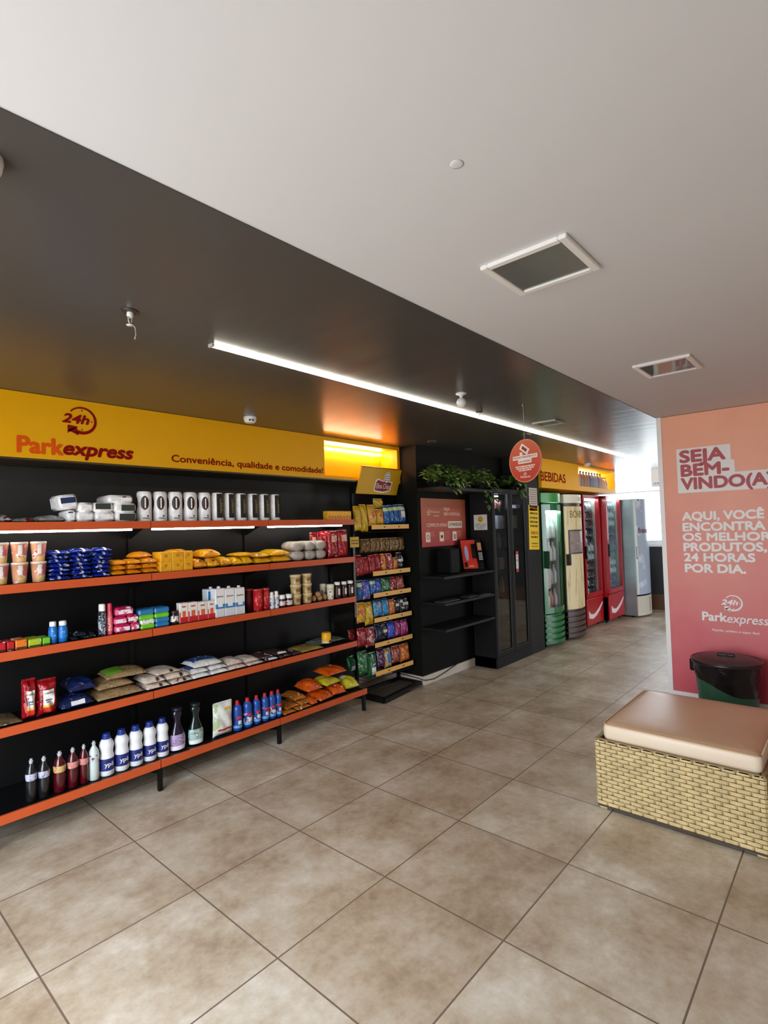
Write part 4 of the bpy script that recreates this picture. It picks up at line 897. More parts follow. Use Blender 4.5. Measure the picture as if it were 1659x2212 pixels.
# crisps
def film(nm, cols, patches=()): return pmat(nm, cols, 26, .22, .8, patches)
YL = film('yellow_crisps', [(206, 170, 30), (176, 136, 20), (226, 206, 120), (200, 80, 40)])
YLR = film('yellow_red_crisps', [(206, 160, 30), (196, 90, 50), (226, 206, 140)], [((200, 90, 60), (.35, .7), (.4, .7))])
BL = film('blue_crisps', [(20, 90, 160), (14, 60, 120), (160, 200, 220)], [((200, 210, 150), (0, 1), (.7, .9))]); BLW = film('blue_face_crisps', [(20, 90, 160), (14, 60, 120)], [((214, 196, 180), (.3, .75), (.3, .65)), ((190, 200, 150), (0, 1), (.7, .9))])
BRN = film('brown_snack', [(120, 90, 50), (84, 58, 32), (206, 180, 120), (60, 40, 26)])
RD = film('red_crisps', [(150, 24, 30), (110, 14, 22), (200, 80, 80), (220, 150, 140)]); RDS = film('red_yellow_crisps', [(160, 40, 36), (206, 150, 50)], [((206, 150, 60), (.3, .7), (.0, 1))]); RDW = film('red_white_crisps', [(150, 40, 44), (216, 196, 190), (120, 20, 30)])
OG = film('orange_snack', [(200, 110, 40), (160, 70, 30), (230, 180, 90)]); BK = film('black_snack', [(26, 24, 30), (16, 14, 18), (190, 184, 180)], [((206, 200, 196), (.2, .8), (.45, .62))])
GN = film('green_snack', [(30, 100, 50), (16, 64, 34), (170, 200, 170), (200, 80, 80)]); GNB = film('green_white_snack', [(24, 92, 46), (14, 60, 32), (206, 214, 206)], [((226, 228, 224), (.3, .75), (.1, .4))])
BPK = film('blue_pink_snack', [(40, 90, 180), (200, 90, 140), (206, 190, 206)]); TL_ = film('blue_tan_snack', [(40, 130, 190), (206, 160, 90), (90, 60, 50), (220, 210, 190)]); RB = film('red_brown_snack', [(140, 60, 50), (190, 120, 90), (90, 40, 36)])
NVY = film('navy_snack', [(20, 28, 60), (14, 18, 36), (150, 160, 190)]); BLU = film('royal_snack', [(34, 80, 190), (180, 70, 130), (90, 140, 220)]); MG = film('magenta_snack', [(150, 30, 100), (200, 120, 160), (90, 30, 90)]); PU = film('purple_snack', [(80, 30, 70), (50, 20, 46), (190, 170, 190), (110, 80, 60)]); TN = film('tan_blue_snack', [(196, 160, 110), (150, 100, 60)], [((40, 120, 190), (.3, .75), (.25, .8))])
def rackrow(tier, items, y=3.435, lean=-.10):
    for i, (u0, u1, v0, v1, m_, nm) in enumerate(items):
        yy = y+.006*(i % 2); zb = on((u0+u1)/2, v1, 'y', yy).z; nt_ = min(TZ, key=lambda q: abs(q-.02-zb)); zb = max(zb, nt_-.042) if abs(nt_-zb) < .09 else zb; zt = on((u0+u1)/2, v0, 'y', yy).z
        up_ = [q for q in TZ if q > zb+.06]
        if up_ and min(up_)-zb < .24: zt = min(zt, min(up_)-.056)
        a_, c2 = ux(u0, yy, zb), ux(u1, yy, zb)
        pouch('crisps_bag', f'{nm}, snack rack {tier}', 'crisps bag', ((a_+c2)/2, yy, zb), max(.045, (c2-a_)*.99), zt-zb, .055, m_, 300+int(u0)+int(v0), rz=.04*math.sin(u0*1.7), lean=lean, group='snack bags on the rack')
rackrow('top tier', [(767, 786, 1094, 1147, YL, 'yellow crisps bag hanging closest to the orange shelves'), (777, 799, 1090, 1149, YL, 'second yellow crisps bag from the orange shelves'), (794, 814, 1091, 1137, YLR, 'yellow crisps bag with round red print'), (812, 829, 1099, 1133, YLR, 'yellow and red crisps bag beside the blue ones'), (830, 842, 1093, 1132, BL, 'first blue crisps bag beside the yellow ones'), (841, 852, 1092, 1131, BL, 'second blue crisps bag'), (851, 862, 1091, 1130, BL, 'third blue crisps bag'), (860, 877, 1090, 1130, BLW, 'blue crisps bag with pale round picture')])
rackrow('top tier', [(808, 828, 1078, 1100, YL, 'yellow bag lying back above the others')], y=3.50)
rackrow('brown hanging row', [(778+10.4*i, 789.5+10.4*i, 1166-.6*i, 1195-.7*i, BRN, f'small brown snack bag, {ORD[i]} from the clip strip,') for i in range(9)], y=3.50, lean=0)
rackrow('third row', [(771, 786, 1200, 1244, RD, 'dark red bag closest to the orange shelves'), (783, 798, 1205, 1241, RD, 'second dark red bag'), (797, 811, 1200, 1238, RD, 'third dark red bag'), (810, 823, 1198, 1236, RD, 'fourth dark red bag'), (822, 835, 1197, 1234, RDS, 'red bag with yellow stripe'), (834, 850, 1196, 1232, RDW, 'red and white bag'), (849, 859, 1205, 1230, OG, 'small orange bag'), (856, 872, 1194, 1229, BK, 'black bag')])
rackrow('fourth row', [(770, 786, 1250, 1297, BL, 'blue bag closest to the orange shelves'), (783, 801, 1248, 1295, BPK, 'blue and pink bag'), (800, 812, 1247, 1285, BL, 'blue bag in the middle'), (811, 825, 1247, 1283, BPK, 'narrow pink and blue bag'), (823, 844, 1244, 1280, GN, 'green leafy bag'), (842, 858, 1243, 1277, RDW, 'white and red bag'), (856, 873, 1241, 1275, RB, 'brownish red bag')])
rackrow('fifth row', [(772, 790, 1302, 1346, YLR, 'yellow and red bag closest to the orange shelves'), (788, 808, 1302, 1350, YL, 'yellow green bag'), (808, 826, 1294, 1332, TL_, 'sky blue and tan bag, first of the pair,'), (824, 842, 1293, 1330, TL_, 'sky blue and tan bag, second of the pair,'), (841, 853, 1296, 1327, OG, 'orange bag'), (852, 865, 1290, 1325, BK, 'black bag with white band'), (863, 884, 1287, 1323, BK, 'wide black and white bag at the far end')])
rackrow('sixth row', [(774, 793, 1358, 1397, RD, 'red bag closest to the orange shelves'), (790, 812, 1357, 1397, RDW, 'red bag with pale print'), (811, 826, 1347, 1385, NVY, 'navy bag'), (824, 839, 1346, 1382, BK, 'black bag beside the royal blue one'), (837, 853, 1343, 1378, BLU, 'royal blue bag'), (851, 867, 1342, 1375, MG, 'magenta bag'), (865, 882, 1340, 1372, MG, 'magenta and orange bag at the far end')])
rackrow('bottom tier', [(776, 798, 1408, 1458, GN, 'green bag with red corner'), (794, 820, 1410, 1462, GNB, 'green bag with white ball print'), (812, 832, 1396, 1442, PU, 'purple bag'), (829, 848, 1402, 1442, TN, 'tan bag with blue oval'), (846, 866, 1396, 1432, RB, 'brown bag'), (862, 886, 1392, 1428, OG, 'orange bag at the far end')])
rackrow('bottom tier', [(752, 770, 1418, 1452, GNB, 'green and white bag poking out behind the orange shelves')], y=3.56)
rackrow('sixth row', [(754, 768, 1362, 1388, RD, 'red bag poking out behind the orange shelves')], y=3.56)
settle([o for o in C.objects if o.name.startswith('crisps_bag') and o.parent is None])
# clip strip with yellow tag
px_ = ux(765, 3.40, 1.2)
cs = thing('clip_strip', 'grey hanging strip with small yellow tag between shelves and snack rack', 'display strip', (px_+.008, 3.40, .78))
MB().box(-.012, .012, 0, .004, 0, .70).build('strip', mat('grey_strip', (92, 90, 86), .5), cs)
MB().rbox(-.052, .06, -.006, .002, .62, .715, .004).build('tag', mat('yellow_tag', (196, 160, 30), .5), cs)
mb = MB(); rnd = random.Random(9); bars(mb, -.04, .05, .675, .012, -.0065, rnd); bars(mb, -.04, .05, .65, .012, -.0065, rnd)
mb.build('tag_print', mat('tag_ink', (120, 70, 40), .6), cs)

# ================================================================== KIOSK CORNER
KY = 3.02
for i, zz in enumerate((1.078, .822, .57)):
    o = MB().rbox(-.465, .465, -.149, .149, -.026, 0, .003).build('wall_shelf', mat('black_shelf_laminate', (22, 22, 23), .45, spec=.3)); o.location = (4.727, KY+.149, zz)
    tag(o, f'{("upper", "middle", "lowest")[i]} black shelf below the red notice board' + (' carrying the payment terminal' if i == 0 else ''), 'shelf', 'black shelves beside the glass cabinet')
o = MB().rbox(-.465, .465, -.149, .149, 0, .035, .003).build('plant_shelf', mat('black_shelf_laminate', (22, 22, 23), .45, spec=.3)); o.location = (4.727, KY+.149, 1.92)
tag(o, 'black top board carrying the trailing plants', 'shelf')
for i, (u0, u1, yy) in enumerate(((948, 985, 3.10), (1004, 1032, 3.10), (1030, 1052, 3.06))):
    a, c_ = ux(u0, yy, .83), ux(u1, yy, .83)
    o = MB().rbox(-(c_-a)/2, (c_-a)/2, -.05, .05, 0, .012, .003).build('leaflet_pile', mat('dark_leaflet', (58, 58, 60), .4)); o.location = ((a+c_)/2, yy, .823)
    tag(o, ('dark flat folder on the middle black shelf at its open end', 'dark flat folder on the middle black shelf in its centre', 'dark flat folder on the middle black shelf near the cabinet')[i], 'folder')
LEAF = [mat('leaf_green', (78, 106, 44), .4, var=.3, vs=20), mat('leaf_light', (156, 176, 100), .35, var=.2, vs=20)]
def foliage(w, d, h, droop, n, seed):
    rnd = random.Random(seed); mb = MB()
    for _ in range(n):
        a = rnd.uniform(0, 2*PI); rr = rnd.random()**.5
        p = Vector((w/2*rr*math.cos(a), min(d/2*rr*math.sin(a)-.02, .06), h*(rnd.random()*(1-rr*.5))+.03))
        if p.y < -.10: p.y -= .05; p.z -= droop*rnd.random()*1.5
        L_ = rnd.uniform(.05, .10); W_ = L_*.5
        az = a+rnd.uniform(-.8, .8); el = rnd.uniform(-1.0, .5) if p.y < -.12 else rnd.uniform(-.15, .7)
        f = Vector((math.cos(az)*math.cos(el), math.sin(az)*math.cos(el), math.sin(el)))
        s_ = f.cross(Vector((0, 0, 1))).normalized(); u_ = s_.cross(f)
        P = [p, p+f*L_*.35+s_*W_*.5-u_*.004, p+f*L_*.7+s_*W_*.38-u_*.006, p+f*L_-u_*.02, p+f*L_*.7-s_*W_*.38-u_*.006, p+f*L_*.35-s_*W_*.5-u_*.004, p+f*L_*.4+u_*.004, p+f*L_*.72+u_*.002]
        mb.add([tuple(q) for q in P], [(0, 1, 6), (1, 2, 7, 6), (2, 3, 7), (3, 4, 7), (4, 5, 6, 7), (5, 0, 6)], 1 if rnd.random() < .22 else 0)
    return mb
for i, (u, w, d, h, dr, n, lab, yy, zz) in enumerate(((957, .52, .26, .2, .07, 270, 'bushy green trailing plant above the red notice board', KY+.12, 1.955), (1030, .36, .26, .19, .20, 210, 'green trailing plant hanging over beside the glass cabinet', KY+.12, 1.955), (1100, .34, .22, .14, .10, 130, 'dark leafy plant on top of the glass cabinet', KY+.15, 1.975))):
    t = thing('potted_plant', lab, 'plant', (ux(u, yy, zz+.1), yy, zz), 0, 'trailing plants over the kiosk')
    MB().lathe([(.06, 0), (.075, .045), (.068, .05), (.066, .04), (0, .04)], 16).build('pot', BLACK, t, 'auto')
    mb = foliage(w, d, h, dr, n, 500+i); lim = 5.985-ux(u, yy, zz+.1) if i == 2 else 9; mb.v = [(min(x, lim), min(y_, WF-.01-yy), zq+.035) for x, y_, zq in mb.v]; mb.build('foliage', LEAF, t)
# red notice board on the wall
nb = thing('notice_board', 'square red notice board with three step instructions on the black wall', 'notice board', (4.71, WF-.004, 1.61))
NBG = grad('notice_fade', (186, 104, 66), (166, 34, 36), -.25, .25, .4, .02)
MB().rbox(-.405, .405, -.006, 0, -.25, .25, .002).build('board', NBG, nb)
rnd = random.Random(11); LP = mat('pale_pink_print', (232, 198, 180), .6)
mb = MB(); clock_logo(mb, -.275, .105, .03, -.0075); put_text(mb, 'Parkexpress', -.24, -.09, .10, .024, -.0075, bold=.02); bars(mb, -.2, -.1, .065, .008, -.0075, rnd)
put_text(mb, 'SEJA', -.01, .10, .125, .033, -.0075, bold=.04); put_text(mb, 'BEM-VINDO(A)', -.01, .29, .072, .033, -.0075, bold=.04)
put_text(mb, 'COMPRE EM APENAS', -.32, .045, -.045, .036, -.0075, bold=.03)
mb.build('headline', LP, nb)
mb = MB().box(.062, .325, -.0075, -.006, -.062, .01)
mb.build('headline_panel', mat('cream_print', (236, 214, 196), .6), nb)
for xx in (-.34, -.10, .14): MB().box(xx, xx+.075, -.0075, -.006, -.20, -.10).build('step_panel', mat('cream_print', (236, 214, 196), .6), nb)
mb = MB(); put_text(mb, '3 PASSOS', .08, .31, -.042, .036, -.009, bold=.03)
for k, xx in enumerate((-.34, -.10, .14)):
    if k == 0: arc_ring(mb, xx+.037, -.15, .022, 0, 6.28, .006, .006, -.009)
    elif k == 1: mb.box(xx+.02, xx+.055, -.009, -.0078, -.165, -.135)
    else: arc_ring(mb, xx+.037, -.15, .02, 0, 6.28, .008, .008, -.009); mb.box(xx+.025, xx+.05, -.009, -.0078, -.18, -.172)
mb.build('dark_lettering', INK, nb)
mb = MB()
for k, xx in enumerate((-.34, -.10, .14)):
    put_text(mb, str(k+1), xx+.028, xx+.044, -.09, .022, -.0075, bold=.02)
    for r_ in range((4, 7, 5)[k]): bars(mb, xx+.088, xx+.088+(.06, .09, .075)[k], -.10-.014*r_, .007, -.0075, rnd)
mb.build('step_print', mat('dusty_pink_print', (206, 120, 106), .6), nb)
# payment terminal
pz, pxx, pyy = 1.079, 4.93, KY+.10
pt = thing('payment_terminal', 'tilted red faced payment terminal on the upper black shelf', 'payment terminal', (pxx, pyy, pz), -.62)
TM = Matrix.Rotation(-.30, 4, 'X')
MB().rbox(-.11, .15, -.04, .09, 0, .012, .004).build('foot', BLACK, pt)
MB().rbox(-.115, .145, .008, .04, .012, .36, .01, 0, TM).build('housing', BLACK, pt)
MB().box(-.095, .065, -.002, .009, .03, .345, 0, TM).build('red_face', mat('terminal_red', (206, 44, 22), .4), pt)
mb = MB(); mb.add(*ell(-.045, .20, .022, .085, -.004), 0, TM); mb.build('oval_window', mat('lavender_window', (186, 170, 206), .2), pt)
MB().rbox(.015, .06, -.02, -.001, .14, .30, .004, 0, TM).box(-.08, -.05, -.005, -.002, .05, .10, 0, TM).build('dark_screen', mat('dark_screen', (14, 12, 14), .1), pt)
MB().rbox(.07, .13, -.03, .008, .10, .32, .006, 0, TM).build('card_reader', BLACK, pt)
MB().box(.078, .122, -.0315, -.029, .22, .305, 0, TM).build('reader_screen', mat('copper_screen', (196, 130, 96), .3), pt)
mb = MB()
for r_ in range(4):
    for c2 in range(3): mb.box(.08+.015*c2, .09+.015*c2, -.0325, -.029, .115+.022*r_, .128+.022*r_, 0, TM)
mb.build('keypad', mat('pale_keys', (190, 196, 186), .5), pt)
mb = MB(); put_text(mb, '24h', -.04, .02, .045, .022, -.004, bold=.02, M=TM); mb.build('lettering', LP, pt)
o = MB().rbox(-.085, .085, -.09, .09, 0, .26, .012).build('computer_box', BLACK); o.location = (4.62, KY+.2, pz); tag(o, 'black computer housing in the dark behind the payment terminal', 'computer')
# glass cabinet
cb = thing('glass_cabinet', 'tall black cabinet with two narrow glazed doors', 'cabinet', (5.2, KY, 0))
CBM = mat('cabinet_black', (24, 24, 25), .5, spec=.22)
W_ = .798; D_ = .298; HC = 1.972
MB().box(0, .018, .02, D_, 0, HC).box(W_-.018, W_, .02, D_, 0, HC).box(0, W_, D_-.012, D_, 0, HC).box(0, W_, .02, D_, HC-.02, HC).box(0, W_, .0, D_, 0, .115).build('carcass', CBM, cb)
for zz in (.55, .80, 1.06, 1.30, 1.52, 1.74): MB().box(.018, W_-.018, .03, D_-.012, zz-.012, zz).build('shelf', glass('shelf_glass', (225, 228, 226), .5), cb)
GLS = glass('cabinet_glass', (222, 222, 220), .6)
for i, (xa, xb) in enumerate(((.004, .395), (.403, .794))):
    d_ = MB().box(xa, xa+.05, 0, .02, .118, HC-.002).box(xb-.05, xb, 0, .02, .118, HC-.002).box(xa+.05, xb-.05, 0, .02, .118, .17).box(xa+.05, xb-.05, 0, .02, HC-.06, HC-.002).build('door', CBM, cb)
    MB().box(xa+.05, xb-.05, .008, .012, .17, HC-.06).build('pane', GLS, d_)
    MB().box(xa+.05, xa+.054, -.001, 0, .17, HC-.06).box(xb-.054, xb-.05, -.001, 0, .17, HC-.06).box(xa+.05, xb-.05, -.001, 0, .17, .174).build('bead', mat('grey_bead', (90, 88, 84), .4), d_)
MB().box(.09, .25, .06, .16, HC-.085, HC-.075).box(.16, .18, .10, .12, HC-.075, HC-.02).build('cabinet_lamp', mat('cool_lamp', (214, 226, 255), .4, emit=130), cb)
def citem(name, label, x, zz, w, h, rgb, kind='box', yy=.10, cat=None):
    mm = mat(name+'_%d_%d_%d' % rgb, rgb, .4, var=.12)
    if kind == 'box': o = MB().rbox(-w/2, w/2, -.03, .03, 0, h, .004).build(name, mm)
    else: o = MB().lathe([(w/2*.95, 0), (w/2, .01), (w/2, h*.62), (w*.22, h*.78), (w*.2, h)], 14).build(name, mm, None, True)
    o.location = (5.2+min(x+.115, .74), KY+yy-.03, zz+.0015); tag(o, label, cat or name.replace('_', ' '))
ci = 'in the glass cabinet'
citem('small_bottle', f'white small bottle {ci}, first on the second shelf', .11, 1.52, .05, .15, (226, 230, 240), 'box', cat='bottle'); citem('small_bottle', f'white small bottle {ci}, second on the second shelf', .175, 1.52, .05, .15, (226, 230, 240), 'box', cat='bottle')
citem('small_bottle', f'pale grey bottle {ci} beside the white pair', .24, 1.52, .04, .14, (150, 154, 160), 'box', cat='bottle'); citem('small_bottle', f'dull brown bottle {ci} beside the white pair', .295, 1.52, .04, .14, (120, 108, 102), 'box', cat='bottle')
citem('pink_tube', f'pink and white tube {ci} under the lamp', .13, 1.74, .035, .12, (206, 130, 150), 'bottle'); citem('red_tube', f'dark red tube {ci} under the lamp', .09, 1.74, .04, .11, (120, 40, 50), 'bottle'); citem('red_tube', f'dull red tube {ci} beside the pink one', .185, 1.74, .04, .10, (110, 50, 56), 'bottle')
citem('slim_bottle', f'slim pale bottle {ci} on the middle shelf', .14, 1.30, .04, .17, (190, 160, 140), 'bottle'); citem('slim_bottle', f'slim grey bottle {ci} on the middle shelf', .30, 1.30, .035, .14, (120, 116, 106), 'bottle')
citem('pale_box', f'pale pinkish box {ci} on the fourth shelf', .135, 1.06, .09, .13, (176, 150, 144)); citem('brown_box', f'brown box {ci} on the fourth shelf', .24, 1.06, .06, .19, (104, 74, 56)); citem('cream_tube', f'cream tube {ci} on the fourth shelf', .31, 1.06, .045, .19, (196, 180, 160), 'bottle')
citem('yellow_bottle', f'dull yellow bottle {ci} on the fifth shelf', .16, .80, .06, .19, (168, 146, 92), 'bottle'); citem('red_box', f'dull red box {ci} on the fifth shelf', .25, .80, .07, .18, (120, 54, 44)); citem('beige_tube', f'beige tube {ci} on the fifth shelf', .32, .80, .04, .16, (150, 130, 110), 'bottle')
citem('dark_device', f'dark appliance at the bottom {ci}', .19, .55, .10, .2, (20, 20, 22)); citem('pale_box', f'pale box {ci} behind the second door', .49, 1.52, .07, .15, (170, 160, 140)); citem('white_card', f'white printed card {ci} near the top of the second door', .58, 1.76, .12, .04, (210, 206, 206))
o = MB().box(-.028, .028, -.002, 0, -.12, .12).build('sticker', pmat('red_white_sticker', [(220, 216, 210), (220, 216, 210)], 20, .5, 0, [((200, 60, 64), (0, 1), (.84, 1)), ((200, 60, 64), (0, 1), (0, .16)), ((120, 116, 120), (.2, .8), (.52, .60)), ((150, 40, 50), (.4, .6), (.66, .78))]))
pS = on(1117, 1213, 'y', KY); o.parent = cb; o.location = (pS.x-5.2, -.001, pS.z); o['label'] = 'red and white sticker on the second door'
# papers
def paper(name, label, pos, w, h, m_, rz=0):
    t = thing(name, label, 'notice', pos, rz); MB().box(-w/2, w/2, -.0015, 0, -h/2, h/2).build('sheet', m_, t); return t
t = paper('smiley_sign', 'white square notice with yellow smiley on the cabinet side', (5.199, 3.17, 1.60), .17, .17, PAPER, -PI/2)
mb = MB(); mb.add(*ell(0, .035, .034, .036, -.002)); mb.build('smiley', mat('smiley_yellow', (206, 180, 30), .5), t)
mb = MB(); arc_ring(mb, 0, .035, .022, math.radians(200), math.radians(340), .005, .005, -.0026); mb.add(*ell(-.011, .044, .004, .006, -.0026, 10)); mb.add(*ell(.011, .044, .004, .006, -.0026, 10))
put_text(mb, 'SORRIA, VOCÊ', -.065, .065, -.028, .014, -.002, bold=.02); put_text(mb, 'ESTÁ SENDO', -.065, .065, -.049, .014, -.002, bold=.02); put_text(mb, 'FILMADO', -.045, .045, -.070, .014, -.002, bold=.02)
mb.build('print', INK, t)
pa, pb_ = on(1145, 1061, 'y', KY), on(1161, 1096, 'y', KY)
t = paper('paper_sign', 'white sheet of small print on the dark pillar', ((pa.x+pb_.x)/2-.02, KY-.001, (pa.z+pb_.z)/2), .215, .28, mat('off_white_sheet', (206, 196, 184), .7))
mb = MB(); rnd = random.Random(21)
for k in range(9): bars(mb, -.085, .085, .11-.028*k, .010, -.0021, rnd)
mb.build('print', mat('grey_print', (120, 110, 104), .6), t)
pa, pb_ = on(1140, 1101, 'y', KY), on(1166, 1178, 'y', KY)
t = paper('yellow_sign', 'tall yellow notice with dark lines on the dark pillar', ((pa.x+pb_.x)/2, KY-.001, (pa.z+pb_.z)/2+.005), .27, .545, mat('notice_yellow', (238, 204, 30), .6)); t.rotation_euler = (0, .04, 0)
mb = MB(); rnd = random.Random(22)
for k, zz in enumerate((.16, .105, .055, .005)): bars(mb, -.10, .10, zz, .024, -.0021, rnd)
mb.build('dark_print', mat('olive_ink', (96, 76, 14), .6), t)
for a_, zz, hh_ in ((-.08, -.13, .022), (-.07, -.205, .014)): mb = MB(); bars(mb, a_, .10, zz, hh_, -.0021, rnd); mb.build('dark_print', mat('olive_ink', (96, 76, 14), .6), t)
for a_, b2, zz, hh_ in ((-.10, .10, .225, .024), (-.085, .105, -.085, .036), (-.07, .10, -.24, .014)): mb = MB(); bars(mb, a_, b2, zz, hh_, -.0021, rnd); mb.build('orange_print', mat('orange_ink', (200, 116, 20), .6), t)
# loose cable along the baseboard
o = MB().tube([(WX-.02, 3.78, .075), (WX-.02, 3.60, .078), (WX-.022, 3.36, .066), (WX-.024, WF-.024, .058), (WX+.03, WF-.022, .045), (WX+.16, WF-.022, .03), (WX+.32, WF-.022, .05), (WX+.52, WF-.022, .085), (WX+.60, WF-.018, .10)], .005).build('power_cable', mat('dark_cable', (50, 44, 42), .5), None, True)
tag(o, 'thin dark cable running along the pale baseboard by the snack rack', 'cable')

# ================================================================== DRINK COOLERS
def bow(x0, x1, yb, yf, bw, n=10):                                  # plan outline: flat back at yb, front bowed out by bw beyond yf
    pts = [(x0, yb), (x0, yf)]
    for i in range(1, n): t_ = i/n; pts.append((x0+(x1-x0)*t_, yf-bw*(1-(2*t_-1)**2)))
    return pts+[(x1, yf), (x1, yb)]
def bowdoor(mb, x0, x1, z0, z1, yf, bw, wx0, wx1, z2, z3, th=.035, mi=0):
    """frame of a bowed door with an opening"""
    def yy(x): t_ = (x-x0)/(x1-x0); return yf-bw*(1-(2*t_-1)**2)
    def strip(a, b, za, zb, n=6):
        pts = [(a+(b-a)*i/n, yy(a+(b-a)*i/n)) for i in range(n+1)]+[(b-(b-a)*i/n, yy(b-(b-a)*i/n)+th) for i in range(n+1)]
        mb.prism(pts, za, zb, mi)
    strip(x0, wx0, z0, z1, 2); strip(wx1, x1, z0, z1, 2); strip(wx0, wx1, z0, z2); strip(wx0, wx1, z3, z1)
    return yy
CG = glass('cooler_glass', (240, 244, 243), .4, .015)
LINER = mat('cooler_liner', (206, 212, 212), .5); WIRE = mat('cooler_wire', (200, 204, 204), .4)
def cooler_shell(t, w, d, h, z0, m_, open_front=True, side=None):
    MB().box(-w/2, -w/2+.03, .04, d, z0, h).box(w/2-.03, w/2, .04, d, z0, h).box(-w/2, w/2, d-.03, d, z0, h).box(-w/2, w/2, .04, d, h-.03, h).box(-w/2, w/2, .04, d, z0, z0+.36).build('shell', m_, t)
def feet(t, w, d):
    for sx in (-1, 1):
        for yy in (.08, d-.08): MB().lathe([(.02, 0), (.02, .035)], 10, cx=sx*(w/2-.05), cy=yy).build('foot', BLACK, t)
# green
t = thing('drink_cooler', 'green drink cooler with glass door and louvred base', 'cooler', (6.68, 2.98, 0), 0, 'drink coolers')
w, d = .57, .62; GRN = mat('cooler_green', (22, 104, 54), .3, coat=.5)
cooler_shell(t, w, d, 1.83, .03, GRN); feet(t, w, d)
MB().box(-w/2+.031, w/2-.031, d-.05, d-.031, .40, 1.79).box(-w/2+.031, -w/2+.036, .06, d-.05, .40, 1.79).box(w/2-.036, w/2-.031, .06, d-.05, .40, 1.79).build('liner', LINER, t)
mb = MB(); bowdoor(mb, -w/2, w/2, .43, 1.81, .03, .08, -w/2+.055, w/2-.045, .50, 1.73); dr = mb.build('door', GRN, t)
mb = MB(); pts = [(-w/2+.05+.0475*i, .03-.08*(1-((-w/2+.05+.0475*i)/(w/2))**2)+.012) for i in range(11)]
vs = [(x, y, zq) for zq in (.495, 1.735) for x, y in pts]; mb.add(vs, [(i, i+1, 12+i, 11+i) for i in range(10)]); mb.build('pane', CG, dr, True)
MB().rbox(-w/2+.012, -w/2+.034, -.045, .01, 1.0, 1.22, .006).build('handle', mat('dark_green_grip', (12, 60, 34), .4), dr)
gr = MB()
for k in range(5): gr.prism(bow(-w/2, w/2, .10, .035, .09), .05+.072*k, .05+.072*k+.045); gr.prism(bow(-w/2+.01, w/2-.01, .10, .06, .08), .05+.072*k+.045, .05+.072*k+.072)
gr.build('base_grille', GRN, t, 'auto')
tp = MB(); tp.prism(bow(-w/2, w/2, .3, .03, .08), 1.835, 1.955); tp.build('topper', pmat('green_topper_print', [(60, 150, 70), (130, 200, 110), (206, 236, 200), (36, 110, 56)], 5, .3, 0, [((220, 240, 226), (.62, .95), (.1, .9))]), t, 'auto')
for zz in (.46, .78, 1.08, 1.38): MB().box(-w/2+.04, w/2-.04, .10, d-.06, zz-.008, zz).build('wire_shelf', WIRE, t)
MB().box(-w/2+.05, w/2-.05, .07, .10, 1.70, 1.73).build('light_tube', mat('cooler_light', (225, 255, 250), .4, emit=13), t)
def drink(label, x, y, zz, r, h, rgb, cap=None, group='drinks in the green cooler'):
    mm = mat('drink_%d_%d_%d' % rgb, rgb, .3, var=.2, vs=40)
    tt = thing('drink_bottle', label, 'bottle', (x, y, zz), 0, group)
    MB().lathe([(r*.94, 0), (r, .012), (r, h*.58), (r*.5, h*.8), (r*.36, h*.86), (r*.36, h*.92)], 12).build('body', mm, tt, True)
    MB().lathe([(r*.42, h*.91), (r*.42, h)], 10).build('cap', mat('cap_%d_%d_%d' % (cap or rgb), cap or rgb, .4), tt)
gcol = {1.38: [(190, 226, 226), (206, 230, 230), (226, 226, 226), (230, 230, 228)], 1.08: [(216, 206, 200), (30, 50, 44), (216, 216, 216), (206, 206, 206)], .78: [(90, 26, 30), (150, 50, 50), (170, 160, 160), (190, 190, 190)], .46: [(130, 60, 50), (206, 200, 190), (150, 80, 60), (180, 176, 170)]}
nmz = {1.38: 'top', 1.08: 'second', .78: 'third', .46: 'lowest'}
def cname(c):
    r_, g_, b_ = c
    if min(c) > 195: return 'whitish' if abs(r_-b_) < 20 else 'pale aqua'
    if max(c) < 60: return 'dark green'
    if r_ > g_*1.5: return 'reddish'
    return 'greyish'
for zz, cs_ in gcol.items():
    for i, c in enumerate(cs_): drink(f'{cname(c)} bottle on the {nmz[zz]} shelf of the green cooler, {ORD[i]} from its handle side', 6.52+.115*i, 3.10, zz+.001, .045, .24, c)
# beige wooden-look
t = thing('drink_cooler', 'beige wood look beer cooler with solid door and brown louvred base', 'cooler', (7.28, 2.94, 0), 0, 'drink coolers')
w, d = .58, .62
bx = lambda u: ux(u, 2.9, 1.5)-7.28
bz = lambda u, v: on(u, v, 'y', 2.9).z; BG = mat('beige_cooler', (222, 202, 156), .5); BRW = mat('brown_louvre', (74, 54, 48), .4)
MB().box(-w/2, w/2, .04, d, .03, 1.83).build('shell', mat('dark_cooler_side', (50, 54, 40), .5), t); feet(t, w, d)
m = pmat('wood_plank_print', [(222, 206, 160), (206, 186, 136), (180, 156, 104), (232, 218, 180), (140, 116, 76)], 5.0, .45, 0, stretch=(5, 1, .5))
mb = MB(); mb.prism(bow(-w/2, w/2, .04, .03, .08), .41, 1.79); dr = mb.build('door', m, t, 'auto')
MB().rbox(-w/2-.004, -w/2+.05, -.025, .02, 1.0, 1.15, .005).build('handle', mat('brown_grip', (44, 36, 26), .4), dr)
def bowtext(mb, s, x0, x1, zb, cap, yf, bw, w, **k):
    v0 = len(mb.v); put_text(mb, s, x0, x1, zb, cap, 0, **k)
    mb.v[v0:] = [(x, yf-bw*(1-(2*x/w)**2)-.002, zq) for x, _, zq in mb.v[v0:]]
